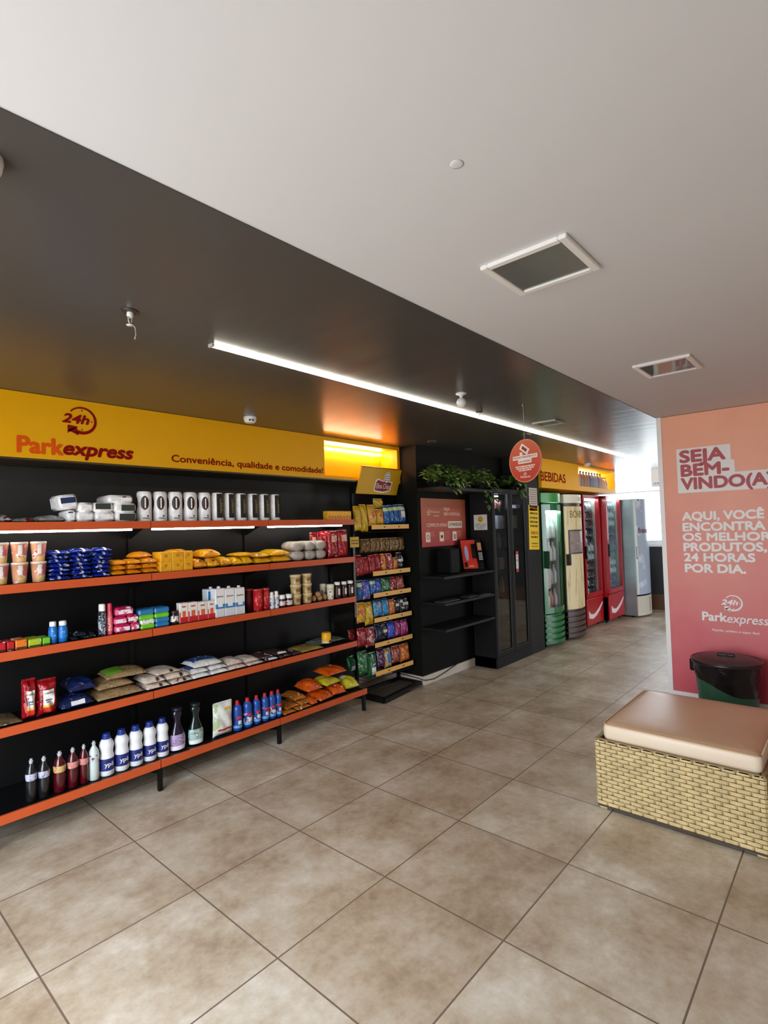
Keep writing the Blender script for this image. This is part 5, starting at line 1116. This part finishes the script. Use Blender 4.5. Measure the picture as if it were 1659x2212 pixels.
mb = MB(); bowtext(mb, 'BOHEMIA', max(bx(1236), -.2), .27, bz(1246, 1118), bz(1246, 1103)-bz(1246, 1118), .03, .08, w, bold=.02); mb.build('lettering', mat('olive_gold_print', (140, 124, 60), .5), dr)
fr = MB(); yF = lambda x: .03-.08*(1-(2*x/w)**2)
fa, fb2, f0, f1 = max(bx(1231), -.24), min(.262, bx(1267)), bz(1248, 1196), bz(1248, 1144)
for xa, xb, za, zb in ((fa, fb2, f1-.02, f1), (fa, fb2, f0, f0+.02), (fa, fa+.02, f0+.02, f1-.02), (fb2-.02, fb2, f0+.02, f1-.02)):
    fr.prism([(xa, yF(xa)-.006), (xb, yF(xb)-.006), (xb, yF(xb)+.004), (xa, yF(xa)+.004)] if xb-xa < .1 else [(xa+(xb-xa)*i/6, yF(xa+(xb-xa)*i/6)-.006) for i in range(7)]+[(xb-(xb-xa)*i/6, yF(xb-(xb-xa)*i/6)+.004) for i in range(7)], za, zb)
fr.build('window_frame', mat('brown_frame', (70, 48, 42), .5), dr)
mb = MB(); xs_ = [fa+.02+(fb2-fa-.04)*i/6 for i in range(7)]; mb.add([(x, yF(x)-.003, zq) for zq in (f0+.02, f1-.02) for x in xs_], [(i, i+1, 8+i, 7+i) for i in range(6)]); mb.build('window_panel', pmat('grey_window_print', [(150, 136, 130), (130, 116, 112), (176, 164, 160)], 12, .25, 0), dr, True)
tp = MB(); tp.prism(bow(-w/2, w/2, .3, .03, .08), 1.835, 1.95); tp.build('topper', mat('cream_topper', (226, 222, 206), .4), t, 'auto')
mb = MB(); bowtext(mb, 'BOHEMIA', .0, .22, 1.87, .05, .03, .08, w, bold=.02); mb.build('topper_lettering', mat('pale_gold_print', (196, 186, 140), .5), t)
MB().prism(bow(-w/2+.01, w/2-.01, .3, .05, .08), 1.795, 1.835).build('topper_gap', BRW, t)
gr = MB()
for k in range(5): gr.prism(bow(-w/2, w/2, .10, .03, .08), .04+.072*k, .04+.072*k+.05); gr.prism(bow(-w/2+.012, w/2-.012, .10, .055, .075), .04+.072*k+.05, .04+.072*k+.072)
gr.build('base_grille', BRW, t, 'auto')
# red pair
RED = mat('cooler_red', (176, 18, 34), .3, coat=.5)
def red_cooler(x0, x1, yf, lab, sfx):
    w, d = x1-x0, .62
    t = thing('drink_cooler', lab, 'cooler', ((x0+x1)/2, yf, 0), 0, 'drink coolers'); H_ = 1.975
    cooler_shell(t, w, d, H_, .04, RED); feet(t, w, d)
    MB().box(-w/2+.031, w/2-.031, d-.05, d-.031, .42, 1.94).box(-w/2+.031, -w/2+.036, .06, d-.05, .42, 1.94).box(w/2-.036, w/2-.031, .06, d-.05, .42, 1.94).build('liner', LINER, t)
    dr = MB().box(-w/2, -w/2+.055, 0, .038, .45, H_).box(w/2-.045, w/2, 0, .038, .45, H_).box(-w/2+.055, w/2-.045, 0, .038, .45, .52).box(-w/2+.055, w/2-.045, 0, .038, H_-.05, H_).build('door', RED, t)
    MB().box(-w/2+.055, w/2-.045, .014, .018, .52, H_-.05).build('pane', CG, dr)
    MB().rbox(-w/2+.005, -w/2+.032, -.02, .002, 1.03, 1.22, .005).build('handle', BLACK, dr)
    MB().rbox(-w/2, w/2, 0, .04, .05, .44, .01).build('base_panel', RED, t)
    xs = [(-w*.42, .16), (-w*.42, .27), (-w*.30, .215), (-w*.14, .20), (.0, .22), (w*.2, .275), (w*.42, .35), (w*.45, .335), (w*.25, .235), (w*.02, .165), (-w*.18, .135)]
    MB().add([(x, -.0015, zq) for x, zq in xs], [tuple(range(len(xs)))[::-1]]).build('white_wave', mat('wave_white', (232, 220, 220), .4), t)
    MB().box(-w/2+.05, w/2-.05, .05, .07, 1.90, 1.925).box(-w/2+.04, -w/2+.05, .045, .06, .50, 1.9).build('light_tube', mat('cooler_light', (225, 255, 250), .4, emit=13), t)
    cols_ = [(196, 222, 230), (24, 36, 44), (120, 150, 170), (90, 30, 40), (60, 100, 150), (210, 222, 226)]
    for s in range(11):
        zz = .50+.126*s
        MB().box(-w/2+.06, w/2-.06, .09, d-.06, zz-.008, zz).build('wire_shelf', WIRE, t)
        for i in range(4):
            c = cols_[(s//2*2+(i//2)+(0 if sfx == 'first' else 3)) % 6]
            r_ = (w-.16)/8
            drink(f"{'pale' if min(c) > 100 else 'dark' if max(c) < 60 else 'coloured'} can, {ORD[s]} shelf up in red cooler {'behind beige one' if sfx == 'first' else 'by silver one'}, {ORD[i]} across", t.location.x-w/2+.08+r_*(2*i+1), yf+.12, zz+.001, r_*.9, .108, c, (206, 214, 216), f'drinks in the {sfx} red cooler')
red_cooler(7.84, 8.50, 3.04, 'red drink cooler with white wave directly behind the beige cooler', 'first')
red_cooler(8.545, 9.215, 2.955, 'red drink cooler with white wave beside the silver cooler', 'second')
# silver
t = thing('drink_cooler', 'silver grey cooler with bowed solid door at the end of the row', 'cooler', (9.60, 2.775, 0), 0, 'drink coolers')
w, d = .68, .62
MB().box(-w/2, w/2, .0, d, .03, 1.93).build('shell', mat('galvanised_side', (132, 142, 148), .35, metal=.3, var=.12, vs=5), t); feet(t, w, d)
mb = MB(); mb.prism(bow(-w/2, w/2, .0, -.012, .09), .37, 1.93); dr = mb.build('door', pmat('icy_silver_print', [(170, 180, 196), (190, 200, 214), (214, 222, 232), (130, 150, 180)], 3.2, .25, 0), t, 'auto')
mb = MB(); bowtext(mb, 'Brahma', -.27, .0, 1.37, .09, -.012, .09, w, bold=.03); mb.build('lettering', mat('wine_print', (104, 34, 40), .5), dr)
MB().rbox(-w/2-.002, -w/2+.03, -.05, .0, .95, 1.15, .006).build('handle', STEEL, dr)
MB().prism(bow(-w/2, w/2, .0, -.01, .085), .345, .37).build('door_gasket', BLACK, t)
MB().prism([(-w/2-.004, .0), (-w/2-.004, -.016), (-w/2+.02, -.036), (-w/2+.02, 0)], .38, 1.925).build('door_trim', mat('pale_trim', (196, 200, 196), .4), t)
mb = MB(); mb.prism(bow(-w/2, w/2, .0, -.012, .09), .03, .345); mb.build('base_panel', mat('ivory_base', (196, 190, 174), .45), t, 'auto')
mb = MB()
for k in range(6): 
    v0 = len(mb.v); mb.box(-.02, .16, 0, .004, .08+.04*k, .105+.04*k); mb.v[v0:] = [(x, -.012-.09*(1-(2*x/w)**2)-.003+y_, zq) for x, y_, zq in mb.v[v0:]]
mb.build('base_grille', mat('dark_slot', (36, 34, 32), .6), t)
# bottles in the lit niche above the coolers
for i in range(11):
    c = [(186, 160, 150), (150, 130, 126), (150, 120, 100), (160, 136, 116), (120, 124, 150), (140, 150, 176), (166, 170, 190), (140, 146, 170), (200, 176, 156), (236, 200, 160), (240, 210, 176)][i]
    xx = q0+.10+(q1-q0-.35)*i/10
    drink(f'dark capped bottle in the lit yellow niche, {ORD[i]} from the lettering' if i < 9 else f'pale bottle in the lit yellow niche, {("first", "second")[i-9]} of the two pale ones', xx, HY2+.06, HB+.071, .042, .23 if i < 9 else .18, c, (30, 26, 26), 'bottles in the yellow niche')

# ================================================================== OTTOMAN
ot = thing('ottoman', 'square woven rattan ottoman with tan leather cushion', 'ottoman', (2.985, .375, 0))
OW, OD, z0, z1 = .80, .775, .024, .375
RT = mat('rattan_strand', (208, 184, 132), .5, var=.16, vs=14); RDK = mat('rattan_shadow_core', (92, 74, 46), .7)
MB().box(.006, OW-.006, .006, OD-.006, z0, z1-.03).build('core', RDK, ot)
mb = MB(); rows = 17; rh = (z1-z0)/rows; bl = .060
def strand(px0, px1, zc, hh, th, put):
    pr = [(0, -.5, 0), (.12, -.5, 1), (.88, -.5, 1), (1, -.5, 0)]
    vs = []
    for sgn in (-1, 1):
        for t_, _, k in pr: vs.append(put(px0+(px1-px0)*t_, th*(k*.8+.2) if k else .0005, zc+sgn*hh/2*(.9 if k else 1)))
    mb.add(vs, [(0, 1, 5, 4), (1, 2, 6, 5), (2, 3, 7, 6)])
    vs2 = [put(px0, 0, zc-hh/2), put(px1, 0, zc-hh/2), put(px1, 0, zc+hh/2), put(px0, 0, zc+hh/2)]
    o_ = len(vs)
sides = [(OD, lambda a, o_, z_: (.006-o_, a, z_), 1), (OW, lambda a, o_, z_: (a, .006-o_, z_), 0), (OD, lambda a, o_, z_: (OW-.006+o_, a, z_), 0), (OW, lambda a, o_, z_: (a, OD-.006+o_, z_), 1)]
for Ls, put, flip in sides:
    n = int(Ls/bl)+1
    for r_ in range(rows):
        zc = z0+rh*(r_+.5)
        for i in range(-1, n+1):
            off = (r_*.5 % 1)*bl if (r_//1) % 2 else 0
            a0, a1 = i*bl+off, i*bl+off+bl*.96
            a0, a1 = max(.004, a0), min(Ls-.004, a1)
            if a1-a0 > .006: strand(a1 if flip else a0, a0 if flip else a1, zc, rh*.93, .006, put)
        if r_ % 2 == 0:
            for i in range(n):
                a0 = (i+.74)*bl
                if .01 < a0 < Ls-.012:
                    for q in (0, .0045): strand((a0+q+.0035) if flip else a0+q, a0+q if flip else (a0+q+.0035), zc, rh*1.0, .0065, put)
mb.build('wicker_weave', RT, ot)
mb = MB()
for x0, x1, y0, y1 in ((0, OW, 0, .022), (0, OW, OD-.022, OD), (0, .022, .022, OD-.022), (OW-.022, OW, .022, OD-.022)): mb.rbox(x0, x1, y0, y1, z1-.012, z1, .003)
mb.build('top_rim', mat('rattan_rim', (150, 124, 82), .55), ot)
mb = MB().box(.004, OW-.004, .004, OD-.004, z0-.012, z0)
mb.build('bottom_rail', mat('rattan_dark_rail', (70, 58, 44), .6), ot)
for x in (.012, OW-.05):
    for y in (.012, OD-.05): MB().box(x, x+.038, y, y+.038, 0, z0-.01).build('leg', RT, ot)
# cushion: boxed, rounded, slightly crowned
def cushion(w, d, h, n=14):
    mb = MB(); vs = []; idx = {}
    def sup(u): return u
    P = []
    for k, (ins, zz) in enumerate(((.02, 0), (.004, .012), (0, .03), (0, h-.028), (.005, h-.012), (.018, h-.002), (.045, h+.002), (.12, h+.006), (.25, h+.008))):
        ring = []
        W2, D2 = w/2-ins, d/2-ins; rr = max(.012, .03-ins*.3)
        for c in range(4):
            cxn, cyn = ((1, 1), (-1, 1), (-1, -1), (1, -1))[c]
            for i in range(5):
                a = PI/2*c+PI/2*i/4
                ring.append(((W2-rr)*cxn+rr*math.cos(a), (D2-rr)*cyn+rr*math.sin(a), zz))
        P.append(ring)
    m_ = len(P[0]); vs = [p for r_ in P for p in r_]
    fs = [(k*m_+i, k*m_+(i+1) % m_, (k+1)*m_+(i+1) % m_, (k+1)*m_+i) for k in range(len(P)-1) for i in range(m_)]
    fs.append(tuple(range(m_))[::-1]); fs.append(tuple((len(P)-1)*m_+i for i in range(m_)))
    return mb.add(vs, fs)
TAN = mat('tan_leather', (200, 163, 130), .36, var=.06, vs=3, bump=.12, bs=9)
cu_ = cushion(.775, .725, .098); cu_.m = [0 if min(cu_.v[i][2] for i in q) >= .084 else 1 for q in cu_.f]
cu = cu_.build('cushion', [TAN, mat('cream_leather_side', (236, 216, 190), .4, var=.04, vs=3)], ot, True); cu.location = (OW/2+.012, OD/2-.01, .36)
pip = MB(); hw, hd_ = .775/2-.004, .725/2-.004
pip.tube([(-hw+.02, -hd_, .09), (hw-.02, -hd_, .09), (hw, -hd_+.02, .09), (hw, hd_-.02, .09), (hw-.02, hd_, .09), (-hw+.02, hd_, .09), (-hw, hd_-.02, .09), (-hw, -hd_+.02, .09), (-hw+.02, -hd_, .09)], .0035, 6)
pip.build('piping', mat('tan_piping', (206, 172, 136), .4), cu, True)

# ================================================================== BIN
bn = thing('waste_bin', 'round green waste bin with black liner and lid by the red partition', 'bin', (4.56, .775, 0))
prof = [(.165, 0), (.168, .01), (.205, .50)]
MB().lathe(prof, 36).build('bucket', mat('bin_green', (36, 96, 72), .45, coat=.2), bn, 'auto')
mb = MB(); n = 48; vs = []; rnd = random.Random(31)
for j in range(7):
    for i in range(n):
        a = 2*PI*i/n; lo = .375+.075*math.sin(a+.25)+.006*math.sin(5*a); zz = lo+(.515-lo)*j/6
        rr = .168+.037*zz/.5+.006+.003*math.sin(9*a+j)+.002*math.sin(17*a-2*j); vs.append((rr*math.cos(a), rr*math.sin(a), zz))
mb.add(vs, [(j*n+i, j*n+(i+1) % n, (j+1)*n+(i+1) % n, (j+1)*n+i) for j in range(6) for i in range(n)])
mb.build('liner_bag', mat('black_liner_film', (16, 16, 20), .22, bump=.5, bs=26), bn, True)
MB().lathe([(.214, .512), (.222, .516), (.224, .535), (.216, .542), (.20, .544), (.17, .556), (.08, .566), (0, .568)], 40).build('lid', mat('black_lid_plastic', (34, 26, 28), .35), bn, True)
MB().lathe([(.219, .538), (.226, .541), (.219, .545), (.212, .542), (.219, .538)], 40, cap=False).build('lid_rim', mat('lid_rim_plastic', (60, 50, 54), .3), bn, True)
MB().rbox(-.012, .012, -.055, .055, .564, .584, .006).rbox(-.03, .03, -.012, .012, .564, .574, .004).build('lid_handle', mat('black_lid_plastic', (34, 26, 28), .35), bn)
MB().rbox(-.02, .02, .20, .235, .43, .52, .008).build('side_handle', BLACK, bn)

# ================================================================== WELCOME PARTITION
SX = 4.80
sp = thing('welcome_partition', 'tall orange to red welcome partition with white frame and lettering', 'partition sign', (SX, 0, 0), -PI/2)
def S(u, v): p = on(u, v, 'x', SX-.002); return -p.y, p.z
xl = -1.225; xr = 1.1
MB().box(xl+.034, xr, .0, .05, .19, HZ-.004).build('panel', grad('welcome_fade', (250, 184, 150), (214, 76, 98), .25, 2.35, .42, .10), sp)
MB().box(xl, xl+.034, -.006, .056, 0, HZ-.002).box(xl+.034, xr, -.006, .056, 0, .19).box(xr, xr+.034, -.006, .056, 0, HZ-.002).build('frame', mat('white_frame', (250, 250, 250), .4), sp)
mb = MB()
for u1, vt, vb in ((1577, 966, 1003), (1585, 997, 1036), (1668, 1024, 1060)):
    x0 = S(1462, 1000)[0]; x1 = S(u1, vt)[0]
    mb.box(x0, x1, -.0015, 0, S(1520, vb)[1], S(1520, vt)[1])
x0 = S(1462, 1000)[0]; mb.v = []; mb.f = []; mb.m = []
za, zb_, zc_, zd = S(1462, 971)[1], S(1583, 992)[1], S(1587, 1019)[1], S(1464, 1066)[1]
x1, x2 = S(1577, 960)[0], S(1586, 992)[0]
mb.box(x0, x1, -.0015, 0, zb_, za).box(x0, x2, -.0015, 0, zc_, zb_).box(x0, x0+.80, -.0015, 0, zd, zc_)
mb.build('white_boxes', mat('offwhite_vinyl', (244, 242, 242), .5), sp)
def fitline(mb, s, ul, vt, vb, ur, vr, bold=.085):
    a, zb2 = S(ul, vb); zt = S(ul, vt)[1]; b_, _z = S(ur, vr)
    put_text(mb, s, a, b_, zb2, zt-zb2, -.003, bold=bold)
mb = MB()
fitline(mb, 'SEJA', 1469.5, 975, 999.5, 1566, 990); fitline(mb, 'BEM-', 1472.5, 1005, 1029, 1574, 1020)
a, zb2 = S(1473, 1057.5); put_text(mb, 'VINDO(A)', a, S(1655, 1040)[0]+.04, zb2, S(1473, 1034)[1]-zb2, -.003, bold=.085)
mb.build('headline', mat('rose_red_vinyl', (186, 78, 84), .5), sp)
mb = MB()
fitline(mb, 'AQUI, VOCÊ', 1474.5, 1107, 1124, 1650, 1115); fitline(mb, 'ENCONTRA', 1476, 1130, 1147, 1653, 1140)
a, zb2 = S(1476, 1168); e_ = S(1655, 1165)[0]; put_text(mb, 'OS MELHORES', a, a+(e_-a)*1.235, zb2, S(1476, 1152)[1]-zb2, -.003, bold=.085)
fitline(mb, 'PRODUTOS,', 1478, 1173, 1190, 1656, 1190); fitline(mb, '24 HORAS', 1479, 1195, 1211.5, 1631, 1212); fitline(mb, 'POR DIA.', 1481, 1218, 1235, 1611, 1238)
cx_, cz_ = S(1584, 1303); Rr = abs(S(1606, 1303)[0]-S(1568, 1303)[0])/2
clock_logo(mb, cx_, cz_, Rr*1.08, -.003)
a, zb2 = S(1518, 1339); b_ = S(1588, 1342)[0]; put_text(mb, 'Park', a, S(1570, 1340)[0], zb2, S(1518, 1321)[1]-zb2, -.003, bold=.06)
put_text(mb, 'express', S(1571, 1340)[0], S(1661, 1348)[0], zb2-.004, S(1518, 1321)[1]-zb2, -.003, bold=.02, shear=.22)
a, zb2 = S(1539, 1361); put_text(mb, 'Rápido, prático e super fácil', a, S(1640, 1366)[0], zb2-.004, .016, -.003, bold=.03)
mb.build('white_lettering', mat('white_vinyl', (252, 250, 248), .5), sp)

# ================================================================== HANGING SIGN
hs = thing('hanging_sign', 'round red ceiling sign with camera symbol hanging on a cord', 'sign', (3.455, 1.73, 2.0), math.radians(253))
R_ = .148
RX = Matrix.Rotation(PI/2, 4, 'X')
MB().lathe([(R_, -.003), (R_, .003)], 48, M=RX).build('disc', grad('hanging_fade', (206, 104, 76), (186, 56, 50), -.15, .15, .4, .02), hs)
MB().lathe([(R_-.003, -.004), (R_+.002, -.004), (R_+.002, .004), (R_-.003, .004)], 48, M=RX, cap=False).build('disc_edge', mat('salmon_edge', (216, 150, 124), .5), hs)
MB().tube([(0, 0, R_-.004), (0, 0, HZ-2.0-.004)], .0016, 6).lathe([(.008, HZ-2.02), (.008, HZ-2.003)], 8).build('cord', STEEL, hs)
mb = MB(); mb.box(-.112, .115, -.0055, -.0035, .012, .040).box(-.062, .062, -.0055, -.0035, -.018, .012)
CM = Matrix.Translation((.0, 0, .082)) @ Matrix.Rotation(.62, 4, 'Y')
mb.box(-.042, .042, -.0055, -.0035, -.022, .022, 0, CM); mb.box(-.045, -.02, -.0055, -.0035, .038, .062)
put_text(mb, 'Parkexpress', -.045, .045, -.118, .016, -.0045, bold=.03); clock_logo(mb, 0, -.09, .012, -.0045)
rnd = random.Random(41)
for zz, hw in ((-.042, .09), (-.056, .08), (-.070, .058)): bars(mb, -hw, hw, zz, .009, -.0045, rnd)
mb.build('white_print', mat('sign_white', (240, 222, 212), .5), hs)
mb = MB(); put_text(mb, 'MONITORAMENTO', -.104, .107, .020, .013, -.0062, bold=.03); put_text(mb, '24 HORAS', -.052, .052, -.010, .013, -.0062, bold=.03)
mb.box(-.026, .026, -.0065, -.0058, -.011, .011, 0, CM)
mb.build('dark_lettering', mat('sign_brown', (120, 60, 56), .5), hs)

# ================================================================== CEILING FITTINGS
def vent(x0, x1, y0, y1, label):
    t = thing('ceiling_fixture', label, 'ceiling light', ((x0+x1)/2, (y0+y1)/2, HZ)); w, d = (x1-x0)/2, (y1-y0)/2; f = .026
    mb = MB()
    for a, b_, c, e_ in ((-w, w, -d, -d+f), (-w, w, d-f, d), (-w, -w+f, -d+f, d-f), (w-f, w, -d+f, d-f)): mb.rbox(a, b_, c, e_, -.014, 0, .003)
    mb.build('frame', mat('fixture_white', (240, 238, 234), .4), t)
    MB().box(-w+f, w-f, -d+f, d-f, -.008, -.001).build('glass_panel', mat('fixture_dark_glass', (112, 113, 108), .07, spec=1.0), t)
vent(1.52, 1.80, .605, .895, 'square white framed ceiling fixture with dark glass, the nearer large one')
vent(3.08, 3.39, .615, .895, 'square white framed ceiling fixture mirroring the red partition')
o = MB().lathe([(0, -.0014), (.012, -.0012), (.017, 0)], 16).build('ceiling_blank_disc', CEIL, None, True); o.location = (1.054, .671, HZ); tag(o, 'small round blank cap on the white ceiling', 'cap')
led = thing('light_strip', 'long thin lit linear light running along the dark ceiling', 'ceiling light', (1.28, 2.117, HZ-.004))
dv = Vector((8.03-1.28, 2.242-2.117, 0)); LM = Matrix.Translation((0, 0, -.001)) @ Matrix.Rotation(math.atan2(dv.y, dv.x), 4, 'Z')
MB().box(0, dv.length, -.012, .012, -.010, 0, 0, LM).build('diffuser', mat('lit_strip', (255, 246, 226), .4, emit=9), led)
MB().box(-.012, 0, -.016, .016, -.014, 0, 0, LM).box(dv.length, dv.length+.012, -.016, .016, -.014, 0, 0, LM).build('end_cap', mat('pale_end_cap', (190, 184, 176), .4), led)
def sprinkler(x, y, label, cord=True, s=1.0):
    t = thing('ceiling_sprinkler', label, 'sprinkler', (x, y, HZ-.004), .4)
    MB().lathe([(.032*s, 0), (.03*s, -.004), (.026*s, -.005), (.012*s, -.006)], 20).build('plate', mat('sprinkler_plate', (84, 76, 68), .3, metal=.6), t, True)
    MB().lathe([(.011*s, -.004), (.012*s, -.018*s), (.008*s, -.024*s)], 14).build('body', WHITE, t, 'auto')
    MB().tube([(-.009*s, 0, -.022*s), (-.008*s, 0, -.04*s), (0, 0, -.05*s), (.008*s, 0, -.04*s), (.009*s, 0, -.022*s)], .0022*s, 6).lathe([(.002, -.05*s), (.014*s, -.052*s), (.014*s, -.054*s), (0, -.055*s)], 12).build('deflector', mat('sprinkler_white', (214, 208, 200), .4), t, True)
    if cord: MB().tube([(.006, -.006, -.05), (.012, -.012, -.06), (.014, -.013, -.085), (.009, -.012, -.105)], .0022, 6).build('tape', mat('pale_tape', (170, 162, 152), .5), t, True)
sprinkler(.875, 2.012, 'white sprinkler with dangling tape on the dark ceiling'); sprinkler(3.441, 2.075, 'small sprinkler beside the long lit ceiling strip', False, .8)
t = thing('security_camera', 'white bulb shaped security camera on the dark ceiling', 'camera', (2.862, 1.852, HZ-.004))
MB().lathe([(.034, 0), (.034, -.006), (.012, -.016), (.008, -.03)], 20).build('mount', WHITE, t, True)
sph = [(.031*math.sin(PI*i/10), -.06+.031*math.cos(PI*i/10)) for i in range(11)]
MB().lathe(sph, 20).build('camera_ball', WHITE, t, True)
MB().lathe([(0, -.034), (.011, -.033), (.012, -.030)], 14, M=Matrix.Translation((0, 0, -.058)) @ Matrix.Rotation(math.radians(32), 4, 'Z') @ Matrix.Rotation(-PI/2, 4, 'Y')).build('lens', mat('camera_lens', (120, 124, 128), .15), t, True)
def detector(x, y, label, s=1.0):
    t = thing('smoke_detector', label, 'smoke detector', (x, y, HZ-.004))
    MB().lathe([(.045*s, 0), (.046*s, -.012*s), (.042*s, -.03*s), (.032*s, -.042*s), (0, -.044*s)], 24).build('housing', WHITE, t, 'auto')
    mb = MB()
    for a in (-2.2, -1.7): mb.lathe([(.0425*s, -.034*s), (.0455*s, -.022*s)], 4, a0=a-.18, a1=a+.18, cap=False)
    mb.build('slots', INK, t)
detector(2.278, 3.285, 'white smoke detector on the dark ceiling in front of the yellow sign'); detector(*on(-47, 332, 'z', HZ-.004).xy, 'white smoke detector cut by the picture edge near the white ceiling'); 
detector(7.6, 2.86, 'white smoke detector above the drink cooler fascia', .9)
for i, (x, y) in enumerate(((4.24, 3.10), (4.99, 3.17), (4.64, 2.30))):
    t = thing('downlight', ('small round downlight over the corner of the black wall', 'small round downlight above the trailing plants', 'small round downlight near the hanging sign')[i], 'ceiling light', (x, y, HZ-.004))
    MB().lathe([(.042, -.001), (.042, -.004), (.032, -.004), (.032, -.001)], 24, cap=False).build('ring', mat('downlight_ring', (120, 116, 110), .35, metal=.4), t)
    MB().lathe([(.032, -.002), (0, -.002)], 24).build('lens', BLACK, t)
t = thing('square_downlight', 'square recessed light with pale rim on the dark ceiling', 'ceiling light', (4.235, 1.90, HZ-.004))
mb = MB()
for a, b_, c, e_ in ((-.095, .095, -.10, -.088), (-.095, .095, .088, .10), (-.095, -.083, -.088, .088), (.083, .095, -.088, .088)): mb.box(a, b_, c, e_, -.012, 0)
mb.build('rim', mat('downlight_rim', (196, 192, 186), .4), t)
MB().box(-.083, .083, -.088, .088, -.003, -.001).build('lens', mat('dark_lens', (30, 28, 26), .15), t)
# paper on the far window (coded square left out)
t = thing('window_notice', 'white paper notice taped high on the far window', 'notice', (XE-.028, 2.62, 2.36), -PI/2)
MB().box(-.13, .13, -.002, 0, -.2, .2).build('sheet', PAPER, t)
mb = MB(); rnd = random.Random(51); bars(mb, -.09, .09, .13, .025, -.003, rnd); bars(mb, -.09, .09, -.15, .025, -.003, rnd); mb.build('print', mat('blue_print', (150, 156, 190), .6), t)

# ================================================================== LIGHT
w = bpy.data.worlds.new('daylight'); bpy.context.scene.world = w; w.use_nodes = True
WN = w.node_tree.nodes; WL_ = w.node_tree.links
bg = WN['Background']; bg.inputs['Strength'].default_value = 5.0
tcw = WN.new('ShaderNodeTexCoord'); sxw = WN.new('ShaderNodeSeparateXYZ'); rpw = WN.new('ShaderNodeValToRGB'); mrw = WN.new('ShaderNodeMapRange')
mrw.inputs['From Min'].default_value = -.3; mrw.inputs['From Max'].default_value = .5
WL_.new(tcw.outputs['Generated'], sxw.inputs[0]); WL_.new(sxw.outputs['Z'], mrw.inputs['Value']); WL_.new(mrw.outputs['Result'], rpw.inputs['Fac'])
rpw.color_ramp.elements[0].color = (.36, .36, .36, 1); rpw.color_ramp.elements[1].color = (.92, 1.02, 1.14, 1)
WL_.new(rpw.outputs['Color'], bg.inputs['Color'])
def portal(name, loc, rot, sx, sy):
    l = bpy.data.lights.new(name, 'AREA'); l.shape = 'RECTANGLE'; l.size = sx; l.size_y = sy
    l.cycles.is_portal = True
    o = bpy.data.objects.new(name, l); C.objects.link(o); o.location = loc; o.rotation_euler = rot
portal('daylight_front_window', (XW-.13, (W0+W1)/2, WT/2), (0, -PI/2, 0), WT, W1-W0)
portal('daylight_far_window', (XE+.13, 3.02, 2.0), (0, PI/2, 0), 1.7, 1.45)

portal('daylight_unseen_window', (8.3, YS-.12, 1.15), (PI/2, 0, 0), 2.6, 2.3)  # daylight through the added, unseen side opening
# ================================================================== CAMERA AND VIEW
cam = bpy.data.cameras.new('camera'); co = bpy.data.objects.new('camera', cam); C.objects.link(co)
cam.sensor_fit = 'HORIZONTAL'; cam.sensor_width = 36; cam.lens = FPX/1659*36; cam.clip_start = .02
co.matrix_world = Matrix(((_r.x, _u.x, -_f.x, 0), (_r.y, _u.y, -_f.y, 0), (_r.z, _u.z, -_f.z, EYE), (0, 0, 0, 1)))
sc = bpy.context.scene; sc.camera = co
vs_ = sc.view_settings; vs_.view_transform = 'Standard'; vs_.look = 'None'; vs_.gamma = 1; vs_.exposure = 1.22; vs_.use_curve_mapping = False
cy = sc.cycles; cy.use_denoising = True; cy.max_bounces = 8; cy.diffuse_bounces = 5; cy.glossy_bounces = 4; cy.transparent_max_bounces = 16; cy.sample_clamp_indirect = 6; cy.caustics_reflective = False; cy.caustics_refractive = False
